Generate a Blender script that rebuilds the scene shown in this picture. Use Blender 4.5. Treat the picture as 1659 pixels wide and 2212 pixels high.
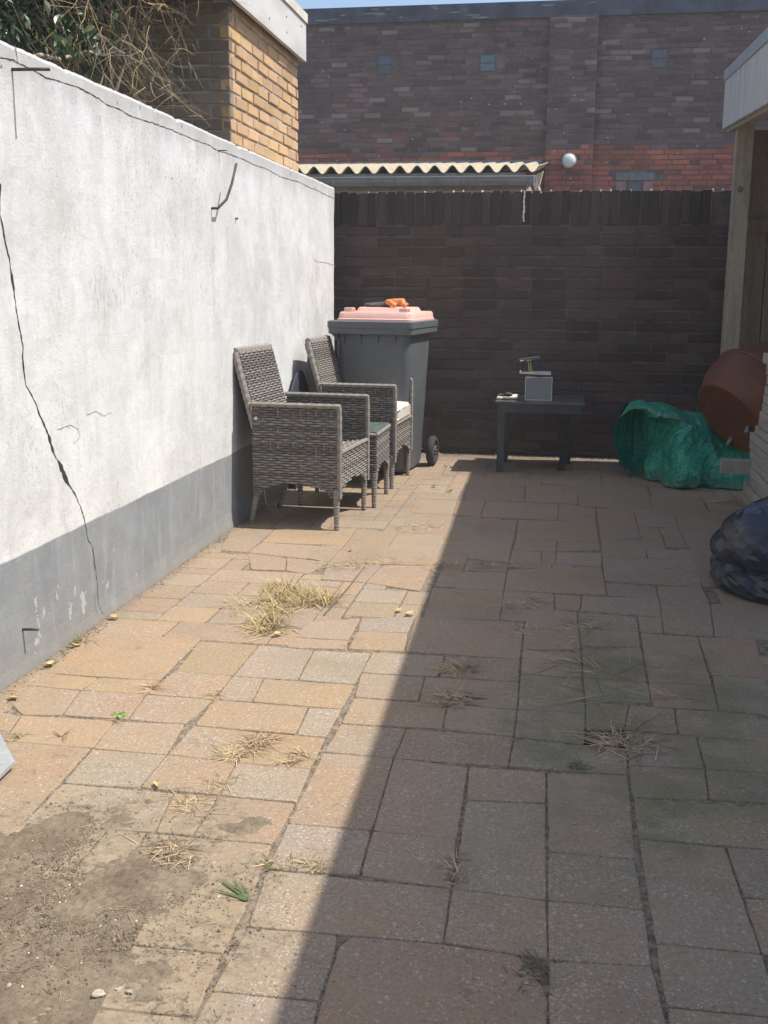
import bpy, bmesh, math, random
from mathutils import Vector, Matrix, noise
random.seed(7)
R = random.Random(11)
for o in list(bpy.data.objects): bpy.data.objects.remove(o)
sc = bpy.context.scene
COL = sc.collection

# ------------------------------------------------------------------ camera
H = 1.2                                   # eye height above the paving
FPX, CX, CY = 2350.0, 829.5, 1106.0       # focal length / centre in a 1659 x 2212 picture
def _unit(v): return Vector(v).normalized()
_Y = _unit((1228 - CX, CY - 630, FPX))                    # yard's long direction seen by the camera
_h = Vector((1.0, -math.tan(math.radians(0.45)), 0.0))
_up = _h.cross(_Y).normalized()
if _up.y < 0: _up = -_up
_X = -(_Y.cross(_up))
ROT = Matrix((_X, _Y, _up))                               # camera (x right, y up, z forward) -> world
cam_d = bpy.data.cameras.new('camera')
cam = bpy.data.objects.new('camera', cam_d); COL.objects.link(cam)
c0, c1, c2 = (ROT @ Vector((1, 0, 0)), ROT @ Vector((0, 1, 0)), ROT @ Vector((0, 0, 1)))
M = Matrix(((c0.x, c1.x, -c2.x, 0), (c0.y, c1.y, -c2.y, 0), (c0.z, c1.z, -c2.z, H), (0, 0, 0, 1)))
cam.matrix_world = M
cam_d.sensor_fit = 'HORIZONTAL'; cam_d.sensor_width = 36.0
cam_d.lens = FPX / 1659.0 * 36.0
cam_d.clip_start = 0.05; cam_d.clip_end = 500
sc.camera = cam

# ------------------------------------------------------------------ light
ELEV, AZ = math.radians(59.0), math.radians(2.5)          # sun square to the white wall, seen from +X
to_sun = Vector((math.cos(ELEV) * math.cos(AZ), math.cos(ELEV) * math.sin(AZ), math.sin(ELEV)))
world = bpy.data.worlds.new('World'); sc.world = world; world.use_nodes = True
wn = world.node_tree; wn.nodes.clear()
sky = wn.nodes.new('ShaderNodeTexSky'); sky.sky_type = 'NISHITA'; sky.sun_disc = False
sky.sun_elevation = ELEV; sky.sun_rotation = math.radians(90) - AZ
sky.air_density = 1.0; sky.dust_density = 1.5; sky.ozone_density = 1.0
bg = wn.nodes.new('ShaderNodeBackground'); bg.inputs['Strength'].default_value = 0.15
wo = wn.nodes.new('ShaderNodeOutputWorld')
wn.links.new(sky.outputs[0], bg.inputs[0]); wn.links.new(bg.outputs[0], wo.inputs[0])
sun_d = bpy.data.lights.new('sun', 'SUN'); sun_d.energy = 4.6; sun_d.angle = math.radians(0.53); sun_d.color = (1.0, 0.955, 0.885)
sun = bpy.data.objects.new('sun', sun_d); COL.objects.link(sun)
sun.rotation_euler = to_sun.to_track_quat('Z', 'Y').to_euler(); sun.location = (6, 2, 12)
sc.view_settings.view_transform = 'Standard'; sc.view_settings.look = 'None'
sc.view_settings.gamma = 1.0; sc.view_settings.exposure = 0.35
sc.view_settings.use_curve_mapping = False
sc.cycles.max_bounces = 8

# ------------------------------------------------------------------ picture -> place helpers
def ray(x, y): return ROT @ Vector((x - CX, CY - y, FPX))
def G(x, y, z=0.0):
    d = ray(x, y); t = (z - H) / d.z; return Vector((d.x * t, d.y * t, z))
def onX(x, y, X):
    d = ray(x, y); t = X / d.x; return Vector((X, d.y * t, H + d.z * t))
def onY(x, y, Y):
    d = ray(x, y); t = Y / d.y; return Vector((d.x * t, Y, H + d.z * t))

# ------------------------------------------------------------------ object helpers
def link(name, me, mat=None, parent=None):
    o = bpy.data.objects.new(name, me); COL.objects.link(o)
    if mat is not None and me is not None and not me.materials: me.materials.append(mat)
    if parent is not None: o.parent = parent
    return o
def obj(name, bm, mat, parent=None, smooth=False):
    me = bpy.data.meshes.new(name)
    bmesh.ops.recalc_face_normals(bm, faces=bm.faces)
    bm.to_mesh(me); bm.free()
    if smooth:
        for p in me.polygons: p.use_smooth = True
    return link(name, me, mat, parent)
def raw(name, V, F, mat, parent=None, smooth=False, cols=None):
    me = bpy.data.meshes.new(name); me.from_pydata([tuple(v) for v in V], [], F); me.update()
    if cols is not None:
        a = me.color_attributes.new('Col', 'FLOAT_COLOR', 'POINT')
        flat = [c for col in cols for c in (col[0], col[1], col[2], 1.0)]
        a.data.foreach_set('color', flat)
    if smooth:
        for p in me.polygons: p.use_smooth = True
    return link(name, me, mat, parent)
def thing(name, label, cat, loc=(0, 0, 0), rz=0.0, group=None):
    o = bpy.data.objects.new(name, None); COL.objects.link(o)
    o.location = loc; o.rotation_euler = (0, 0, rz); o.empty_display_size = 0.1
    o['label'] = label; o['category'] = cat
    if group: o['group'] = group
    return o
def tag(o, label, cat, group=None):
    o['label'] = label; o['category'] = cat
    if group: o['group'] = group
    return o
def bbox(bm, x0, x1, y0, y1, z0, z1, mat=None):
    vs = [bm.verts.new(p) for p in ((x0,y0,z0),(x1,y0,z0),(x1,y1,z0),(x0,y1,z0),(x0,y0,z1),(x1,y0,z1),(x1,y1,z1),(x0,y1,z1))]
    if mat is not None:
        for v in vs: v.co = mat @ v.co
    for f in ((0,3,2,1),(4,5,6,7),(0,1,5,4),(1,2,6,5),(2,3,7,6),(3,0,4,7)): bm.faces.new([vs[i] for i in f])
    return vs
def box(name, x0, x1, y0, y1, z0, z1, mat, parent=None, bev=0.0, m=None):
    bm = bmesh.new(); bbox(bm, x0, x1, y0, y1, z0, z1, m)
    if bev > 0: bmesh.ops.bevel(bm, geom=bm.edges[:], offset=bev, segments=2, affect='EDGES', profile=0.6)
    return obj(name, bm, mat, parent)
def tube_into(V, F, pts, rad, n=6, cap=True):
    rs = rad if isinstance(rad, (list, tuple)) else [rad] * len(pts)
    pts = [Vector(p) for p in pts]; base = len(V)
    t0 = (pts[1] - pts[0]).normalized()
    u = t0.orthogonal().normalized()
    for i, p in enumerate(pts):
        t = (pts[min(i + 1, len(pts) - 1)] - pts[max(i - 1, 0)]).normalized()
        u = (u - t * u.dot(t))
        u = u.normalized() if u.length > 1e-6 else t.orthogonal().normalized()
        w = t.cross(u)
        for k in range(n):
            a = 2 * math.pi * k / n
            V.append(p + (u * math.cos(a) + w * math.sin(a)) * rs[i])
    for i in range(len(pts) - 1):
        for k in range(n):
            a = base + i * n + k; b = base + i * n + (k + 1) % n
            F.append((a, b, b + n, a + n))
    if cap:
        F.append(tuple(base + k for k in range(n))[::-1])
        e = base + (len(pts) - 1) * n
        F.append(tuple(e + k for k in range(n)))
def tube(name, pts, rad, mat, parent=None, n=8, smooth=True):
    V, F = [], []; tube_into(V, F, pts, rad, n); return raw(name, V, F, mat, parent, smooth)
def lathe(name, prof, mat, parent=None, n=32, m=Matrix(), smooth=True, close=False):
    V, F = [], []
    for (r, z) in prof:
        for k in range(n):
            a = 2 * math.pi * k / n; V.append(m @ Vector((r * math.cos(a), r * math.sin(a), z)))
    for i in range(len(prof) - 1):
        for k in range(n):
            a = i * n + k; b = i * n + (k + 1) % n; F.append((a, b, b + n, a + n))
    if close:
        F.append(tuple(range(n))[::-1]); e = (len(prof) - 1) * n; F.append(tuple(e + k for k in range(n)))
    return raw(name, V, F, mat, parent, smooth)
def jit(r, col, a, b):
    f = r.uniform(a, b); return tuple(c * f for c in col)
def fbm(p, o=4): return noise.fractal(Vector(p), 1.0, 2.0, o)

# ------------------------------------------------------------------ materials
class NT:
    def __init__(s, name, rough=0.8):
        s.m = bpy.data.materials.new(name); s.m.use_nodes = True
        s.t = s.m.node_tree; s.b = s.t.nodes['Principled BSDF']; s.b.inputs['Roughness'].default_value = rough
        s._pos = None
    def n(s, typ, **kw):
        nd = s.t.nodes.new(typ)
        for k, v in kw.items(): setattr(nd, k, v)
        return nd
    def put(s, sock, v):
        if hasattr(v, 'links') or isinstance(v, bpy.types.NodeSocket): s.t.links.new(v, sock)
        elif isinstance(v, (tuple, list)): sock.default_value = (*v, 1.0) if (len(v) == 3 and sock.type == 'RGBA') else v
        else: sock.default_value = v
    def pos(s):
        if s._pos is None: s._pos = s.n('ShaderNodeNewGeometry').outputs['Position']
        return s._pos
    def objc(s): return s.n('ShaderNodeTexCoord').outputs['Object']
    def scale(s, v, sc_):
        d = s.n('ShaderNodeMapping'); s.put(d.inputs['Vector'], v); d.inputs['Scale'].default_value = sc_; return d.outputs[0]
    def noise(s, v, scale, detail=4, rough=0.6, dist=0.0, out='Fac'):
        d = s.n('ShaderNodeTexNoise'); s.put(d.inputs['Vector'], v); d.inputs['Scale'].default_value = scale
        d.inputs['Detail'].default_value = detail; d.inputs['Roughness'].default_value = rough; d.inputs['Distortion'].default_value = dist
        return d.outputs[out]
    def vor(s, v, scale, out='Distance', feature='F1', rnd=1.0):
        d = s.n('ShaderNodeTexVoronoi', feature=feature); s.put(d.inputs['Vector'], v); d.inputs['Scale'].default_value = scale
        d.inputs['Randomness'].default_value = rnd; return d.outputs[out]
    def math(s, op, a, b=0.0, c=None, clamp=False):
        d = s.n('ShaderNodeMath', operation=op); d.use_clamp = clamp; s.put(d.inputs[0], a); s.put(d.inputs[1], b)
        if c is not None: s.put(d.inputs[2], c)
        return d.outputs[0]
    def ramp(s, v, lo, hi, a=0.0, b=1.0):
        d = s.n('ShaderNodeMapRange'); d.interpolation_type = 'SMOOTHSTEP'; s.put(d.inputs['Value'], v)
        d.inputs['From Min'].default_value = lo; d.inputs['From Max'].default_value = hi
        d.inputs['To Min'].default_value = a; d.inputs['To Max'].default_value = b; return d.outputs[0]
    def mix(s, f, a, b, blend='MIX'):
        d = s.n('ShaderNodeMix', data_type='RGBA', blend_type=blend); s.put(d.inputs[0], f); s.put(d.inputs[6], a); s.put(d.inputs[7], b); return d.outputs[2]
    def xyz(s, v):
        d = s.n('ShaderNodeSeparateXYZ'); s.put(d.inputs[0], v); return d.outputs
    def color(s, c): s.put(s.b.inputs['Base Color'], c); return s
    def rough(s, c): s.put(s.b.inputs['Roughness'], c); return s
    def bump(s, h, strength=0.4, dist=0.004):
        d = s.n('ShaderNodeBump'); d.inputs['Strength'].default_value = strength; d.inputs['Distance'].default_value = dist
        s.put(d.inputs['Height'], h); s.t.links.new(d.outputs[0], s.b.inputs['Normal']); return s
def simple(name, col, rough=0.8, var=0.25, scale=6.0, bump=0.2, bscale=60.0, bdist=0.002, metal=0.0, stretch=(1, 1, 1), spec=0.5):
    t = NT(name, rough); v = t.scale(t.objc(), stretch)
    a = tuple(c * (1 - var) for c in col); b = tuple(min(1, c * (1 + var)) for c in col)
    t.color(t.mix(t.ramp(t.noise(v, scale, 5, 0.65), 0.3, 0.7), a, b))
    t.bump(t.noise(v, bscale, 4, 0.6), bump, bdist); t.b.inputs['Metallic'].default_value = metal
    t.b.inputs['Specular IOR Level'].default_value = spec
    return t.m

def brick_mat(name, attr, soot=0.35, var=0.3, spots=0.0, rough=0.9):
    t = NT(name, rough); p = t.pos()
    if attr:
        c = t.n('ShaderNodeAttribute', attribute_name='Col').outputs['Color']
    else:
        c = t.n('ShaderNodeObjectInfo').outputs['Color']
    f = t.ramp(t.noise(p, 18, 6, 0.7), 0.3, 0.72)
    c = t.mix(t.math('MULTIPLY', f, var), c, t.mix(1.0, c, (1.5, 1.42, 1.38), 'MULTIPLY'))
    g = t.ramp(t.noise(p, 2.2, 5, 0.65), 0.4, 0.7)
    c = t.mix(t.math('MULTIPLY', g, soot), c, (0.02, 0.017, 0.017))
    if spots > 0:
        d = t.vor(t.scale(p, (1, 1, 1)), 9.0); k = t.vor(p, 9.0, 'Color')
        m = t.math('MULTIPLY', t.math('LESS_THAN', d, 0.09), t.math('GREATER_THAN', t.xyz(k)[0], 0.55))
        c = t.mix(t.math('MULTIPLY', m, spots), c, (0.5, 0.48, 0.45))
    t.color(c); t.bump(t.math('ADD', t.noise(p, 70, 5, 0.7), t.math('MULTIPLY', t.noise(p, 260, 2), 0.4)), 0.7, 0.004)
    return t.m
M_BRICK = brick_mat('brick_face', False, 0.30, 0.5)
M_BRICKA = brick_mat('brick_face_far', True, 0.35, 0.5, 0.9)
M_BRICKF = brick_mat('brick_face_far_single', False, 0.35, 0.5, 0.9)
M_YBRICK = brick_mat('brick_face_yellow', False, 0.1, 0.35)
M_MORTAR = simple('dark_mortar', (0.105, 0.088, 0.078), 0.95, 0.35, 8, 0.5, 90, 0.004)
M_MORTARF = simple('sooty_mortar', (0.13, 0.105, 0.10), 0.95, 0.4, 5, 0.5, 60, 0.004)
M_MORTARY = simple('grey_mortar', (0.36, 0.33, 0.28), 0.95, 0.25, 9, 0.6, 80, 0.006)

def plaster():
    t = NT('white_plaster', 0.85); p = t.pos(); x, y, z = t.xyz(p)
    st = t.scale(p, (1, 5.5, 0.8)); st2 = t.scale(p, (1, 14, 1.6))
    big = t.noise(t.scale(p, (1, 1.25, 1)), 2.6, 9, 0.72, 0.5)
    c = t.mix(t.ramp(big, 0.36, 0.62), (0.68, 0.678, 0.662), (0.56, 0.558, 0.54))
    # broad trowel / roller sweeps, harder-edged
    sw = t.ramp(t.noise(t.scale(p, (1, 1.9, 0.75)), 1.15, 3, 0.5, 2.2), 0.47, 0.53)
    c = t.mix(t.math('MULTIPLY', sw, 0.32), c, (0.655, 0.66, 0.66))
    b = t.ramp(t.noise(st, 1.9, 6, 0.7), 0.46, 0.70)
    c = t.mix(t.math('MULTIPLY', b, 0.24), c, (0.42, 0.415, 0.40))
    c = t.mix(t.math('MULTIPLY', t.ramp(t.noise(st2, 2.1, 5, 0.75), 0.52, 0.78), 0.30), c, (0.38, 0.375, 0.355))
    # warm dirt clouds
    c = t.mix(t.math('MULTIPLY', t.ramp(t.noise(p, 2.6, 6, 0.7, 0.5), 0.52, 0.72), 0.4), c, (0.49, 0.475, 0.44))
    # stipple of the rough render, denser in patches
    sp = t.math('MULTIPLY', t.ramp(t.noise(t.scale(p, (1, 1.3, 0.9)), 52, 6, 0.8), 0.52, 0.66), t.ramp(t.noise(p, 1.5, 4, 0.6), 0.36, 0.62))
    c = t.mix(t.math('MULTIPLY', sp, 0.8), c, (0.27, 0.27, 0.265))
    hi = t.math('MULTIPLY', t.ramp(t.noise(p, 31, 5, 0.75), 0.56, 0.68), 0.4)
    c = t.mix(hi, c, (0.69, 0.69, 0.685))
    # scuffed bare patch
    dx = t.math('DIVIDE', t.math('SUBTRACT', y, 3.83), 0.26); dz = t.math('DIVIDE', t.math('SUBTRACT', z, 1.19), 0.13)
    rr = t.math('SQRT', t.math('ADD', t.math('MULTIPLY', dx, dx), t.math('MULTIPLY', dz, dz)))
    sc_ = t.math('MULTIPLY', t.ramp(rr, 0.3, 1.15, 1.0, 0.0), t.ramp(t.noise(t.scale(p, (1, 2.2, 0.8)), 24, 6, 0.75), 0.50, 0.60))
    c = t.mix(t.math('MULTIPLY', sc_, 0.42), c, (0.25, 0.255, 0.26))
    # weathered grey just under the top edge
    top = t.math('MULTIPLY', t.ramp(t.math('ADD', z, t.math('MULTIPLY', t.noise(st, 2.0, 4), 0.20)), 1.84, 2.0), 0.62)
    c = t.mix(top, c, (0.36, 0.35, 0.33))
    # rust runs under two old irons
    for (yy, zz, wd, ln) in ((5.065, 1.52, 0.012, 0.75), (5.30, 1.50, 0.008, 0.42)):
        d = t.math('ABSOLUTE', t.math('SUBTRACT', t.math('ADD', y, t.math('MULTIPLY', t.noise(st2, 3.0, 2), 0.02)), yy + 0.01))
        m = t.math('MULTIPLY', t.ramp(d, 0.0, wd * 3.4, 1.0, 0.0), t.math('MULTIPLY', t.ramp(z, zz - ln, zz - 0.1 * ln), t.math('LESS_THAN', z, zz)))
        c = t.mix(t.math('MULTIPLY', t.math('MULTIPLY', m, t.ramp(t.noise(t.scale(p, (1, 3, 1)), 9, 5, .7), .3, .65)), 0.55), c, (0.46, 0.37, 0.27))
    # grey painted plinth with a hand-cut edge
    e = t.math('ADD', z, t.math('MULTIPLY', t.math('SUBTRACT', t.noise(t.scale(p, (1, 1, 0.2)), 3.0, 4, 0.6), 0.5), 0.022))
    pl = t.ramp(e, 0.374, 0.382, 1.0, 0.0)
    gcol = t.mix(t.ramp(t.noise(p, 3.0, 6, 0.7), 0.3, 0.7), (0.205, 0.217, 0.226), (0.268, 0.278, 0.285))
    gcol = t.mix(t.math('MULTIPLY', t.ramp(t.noise(st, 3.2, 5, 0.7), 0.5, 0.72), 0.35), gcol, (0.42, 0.42, 0.41))
    low = t.ramp(t.math('ADD', z, t.math('MULTIPLY', t.noise(p, 6.0, 6, 0.75), 0.26)), 0.10, 0.27, 1.0, 0.0)
    gcol = t.mix(t.math('MULTIPLY', low, 0.65), gcol, (0.235, 0.21, 0.165))
    # flaked paint
    near = t.ramp(t.math('ABSOLUTE', t.math('SUBTRACT', y, 3.42)), 0.12, 0.5, 1.0, 0.0)
    zb = t.ramp(t.math('ABSOLUTE', t.math('SUBTRACT', z, 0.14)), 0.02, 0.13, 1.0, 0.0)
    fl = t.math('MULTIPLY', t.math('MULTIPLY', near, zb), 0.17)
    fk = t.ramp(t.math('ADD', t.noise(t.scale(p, (1, 1.1, 0.75)), 13, 5, 0.6), fl), 0.70, 0.72)
    gcol = t.mix(fk, gcol, (0.40, 0.395, 0.375))
    c = t.mix(pl, c, gcol)
    t.color(c)
    hgt = t.math('ADD', t.noise(p, 22, 7, 0.7), t.math('MULTIPLY', t.noise(p, 120, 4, 0.7), 0.6))
    hgt = t.math('ADD', hgt, t.math('MULTIPLY', pl, t.math('MULTIPLY', fk, -0.6)))
    t.bump(hgt, 0.55, 0.006)
    return t.m
M_PLASTER = plaster()
M_CRACK = simple('crack_shadow', (0.03, 0.03, 0.035), 1.0, 0.2, 20, 0.1)
M_CRACKL = simple('hairline_crack', (0.24, 0.24, 0.24), 1.0, 0.2, 20, 0.1)
M_IRON = simple('old_iron', (0.075, 0.06, 0.06), 0.7, 0.3, 30, 0.5, 200, 0.001, 0.3)

def slab_mat():
    t = NT('tumbled_concrete', 0.88); p = t.pos()
    oi = t.n('ShaderNodeObjectInfo'); c = oi.outputs['Color']; al = oi.outputs['Alpha']; rn = oi.outputs['Random']
    off = t.n('ShaderNodeVectorMath', operation='ADD'); t.put(off.inputs[0], p)
    cmb = t.n('ShaderNodeCombineXYZ'); t.put(cmb.inputs[0], t.math('MULTIPLY', rn, 37.0)); t.put(cmb.inputs[1], t.math('MULTIPLY', rn, 91.0)); t.put(off.inputs[1], cmb.outputs[0])
    q = off.outputs[0]
    big = t.ramp(t.noise(q, 3.4, 5, 0.6), 0.3, 0.7)
    c = t.mix(t.math('MULTIPLY', big, 0.6), c, t.mix(1.0, c, (1.18, 1.0, 0.82), 'MULTIPLY'))
    fine = t.ramp(t.noise(q, 95, 5, 0.75), 0.28, 0.72)
    c = t.mix(0.55, c, t.mix(1.0, c, t.mix(fine, (0.62, 0.6, 0.58), (1.32, 1.32, 1.32)), 'MULTIPLY'))
    # crushed stone showing in the worn face
    wq = t.n('ShaderNodeVectorMath', operation='ADD'); t.put(wq.inputs[0], q)
    wm = t.n('ShaderNodeVectorMath', operation='SCALE'); t.put(wm.inputs[0], t.noise(q, 60, 3, 0.6, 0, 'Color')); wm.inputs['Scale'].default_value = 0.014; t.put(wq.inputs[1], wm.outputs[0]); q2 = wq.outputs[0]
    v1 = t.vor(q2, 150.0); k1 = t.xyz(t.vor(q2, 150.0, 'Color'))[0]
    patch = t.ramp(t.noise(q, 7.0, 4, 0.6), 0.3, 0.68)
    dens = t.math('MULTIPLY', al, t.math('ADD', 0.35, t.math('MULTIPLY', patch, 1.1)))
    chip = t.math('MULTIPLY', t.ramp(v1, 0.22, 0.46, 1.0, 0.0), t.math('LESS_THAN', k1, t.math('MULTIPLY', dens, 0.8)))
    v2 = t.vor(q2, 62.0); k2 = t.xyz(t.vor(q2, 62.0, 'Color'))[1]
    chip2 = t.math('MULTIPLY', t.ramp(v2, 0.16, 0.34, 1.0, 0.0), t.math('LESS_THAN', k2, t.math('MULTIPLY', dens, 0.42)))
    cc = t.math('MAXIMUM', chip, chip2)
    c = t.mix(t.math('MULTIPLY', cc, 0.60), c, (0.53, 0.475, 0.41))
    dk = t.math('MULTIPLY', t.ramp(t.vor(q, 60.0), 0.10, 0.2, 1.0, 0.0), t.math('LESS_THAN', t.xyz(t.vor(q, 60.0, 'Color'))[2], 0.22))
    c = t.mix(t.math('MULTIPLY', dk, 0.6), c, (0.09, 0.075, 0.06))
    # moss film round the drain hole, world-placed
    x, y, z = t.xyz(p)
    def blob(cx, cy, rx, ry, amp=0.5):
        dx = t.math('DIVIDE', t.math('SUBTRACT', x, cx), rx); dy = t.math('DIVIDE', t.math('SUBTRACT', y, cy), ry)
        r = t.math('SQRT', t.math('ADD', t.math('MULTIPLY', dx, dx), t.math('MULTIPLY', dy, dy)))
        return t.ramp(t.math('ADD', r, t.math('MULTIPLY', t.math('SUBTRACT', t.noise(p, 6.0, 6, 0.7), 0.5), amp * 2.4)), 0.55, 1.1, 1.0, 0.0)
    mo = blob(0.25, 3.0, 0.42, 0.95)
    c = t.mix(t.math('MULTIPLY', t.math('MULTIPLY', mo, t.ramp(t.noise(p, 4.5, 5, 0.7), 0.34, 0.58)), 0.60), c, (0.125, 0.122, 0.05))
    gr = t.ramp(t.noise(p, 1.7, 6, 0.7), 0.5, 0.72)
    c = t.mix(t.math('MULTIPLY', gr, 0.42), c, (0.16, 0.13, 0.10))
    sm = t.math('MULTIPLY', t.ramp(t.noise(p, 11, 6, 0.75, 0.6), 0.56, 0.70), t.ramp(t.noise(p, 1.1, 3), 0.4, 0.62))
    c = t.mix(t.math('MULTIPLY', sm, 0.45), c, (0.11, 0.088, 0.066))
    # sand and dust swept across slabs and joints alike
    du = t.ramp(t.noise(p, 3.1, 7, 0.72, 0.4), 0.44, 0.66)
    c = t.mix(t.math('MULTIPLY', du, 0.40), c, (0.31, 0.245, 0.172))
    ed = t.math('MULTIPLY', t.ramp(t.noise(p, 17, 6, 0.8, 0.5), 0.55, 0.70), 0.35)
    c = t.mix(ed, c, (0.20, 0.155, 0.11))
    # soil trodden over the near left corner
    di = blob(-0.95, 1.72, 0.52, 0.66, 0.85)
    sand = t.mix(t.ramp(t.noise(p, 30, 5, 0.7), 0.35, 0.65), (0.225, 0.172, 0.112), (0.325, 0.258, 0.172))
    c = t.mix(t.math('MULTIPLY', di, 0.88), c, sand)
    crumbs = t.math('MULTIPLY', di, t.ramp(t.math('ADD', t.noise(p, 55, 5, 0.8, 0.6), t.math('MULTIPLY', t.noise(p, 5.0, 4), 0.5)), 0.76, 0.86))
    c = t.mix(t.math('MULTIPLY', crumbs, 0.8), c, (0.085, 0.062, 0.042))
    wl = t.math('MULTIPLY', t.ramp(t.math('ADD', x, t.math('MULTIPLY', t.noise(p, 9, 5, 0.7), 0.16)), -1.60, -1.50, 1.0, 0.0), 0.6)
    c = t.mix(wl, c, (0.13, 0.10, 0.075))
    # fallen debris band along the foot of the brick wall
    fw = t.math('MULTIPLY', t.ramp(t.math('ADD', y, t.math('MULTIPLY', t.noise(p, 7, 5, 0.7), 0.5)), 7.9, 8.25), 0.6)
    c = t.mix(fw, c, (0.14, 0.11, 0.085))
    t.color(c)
    hgt = t.math('ADD', t.math('MULTIPLY', t.noise(q, 130, 5, 0.75), 1.0), t.math('MULTIPLY', cc, 0.4))
    hgt = t.math('ADD', hgt, t.math('MULTIPLY', t.noise(q, 24, 4, 0.6), 1.2))
    t.bump(hgt, 0.65, 0.0035)
    return t.m
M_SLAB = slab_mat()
M_SOIL = simple('joint_soil', (0.215, 0.168, 0.118), 1.0, 0.5, 45, 0.9, 160, 0.006)
M_EARTH = simple('bare_earth', (0.12, 0.095, 0.07), 1.0, 0.4, 3, 0.6, 40, 0.01)

# ------------------------------------------------------------------ ground
box('ground', -60, 60, -25, 95, -0.40, -0.151, M_EARTH)['kind'] = 'structure'
patio = None

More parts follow.
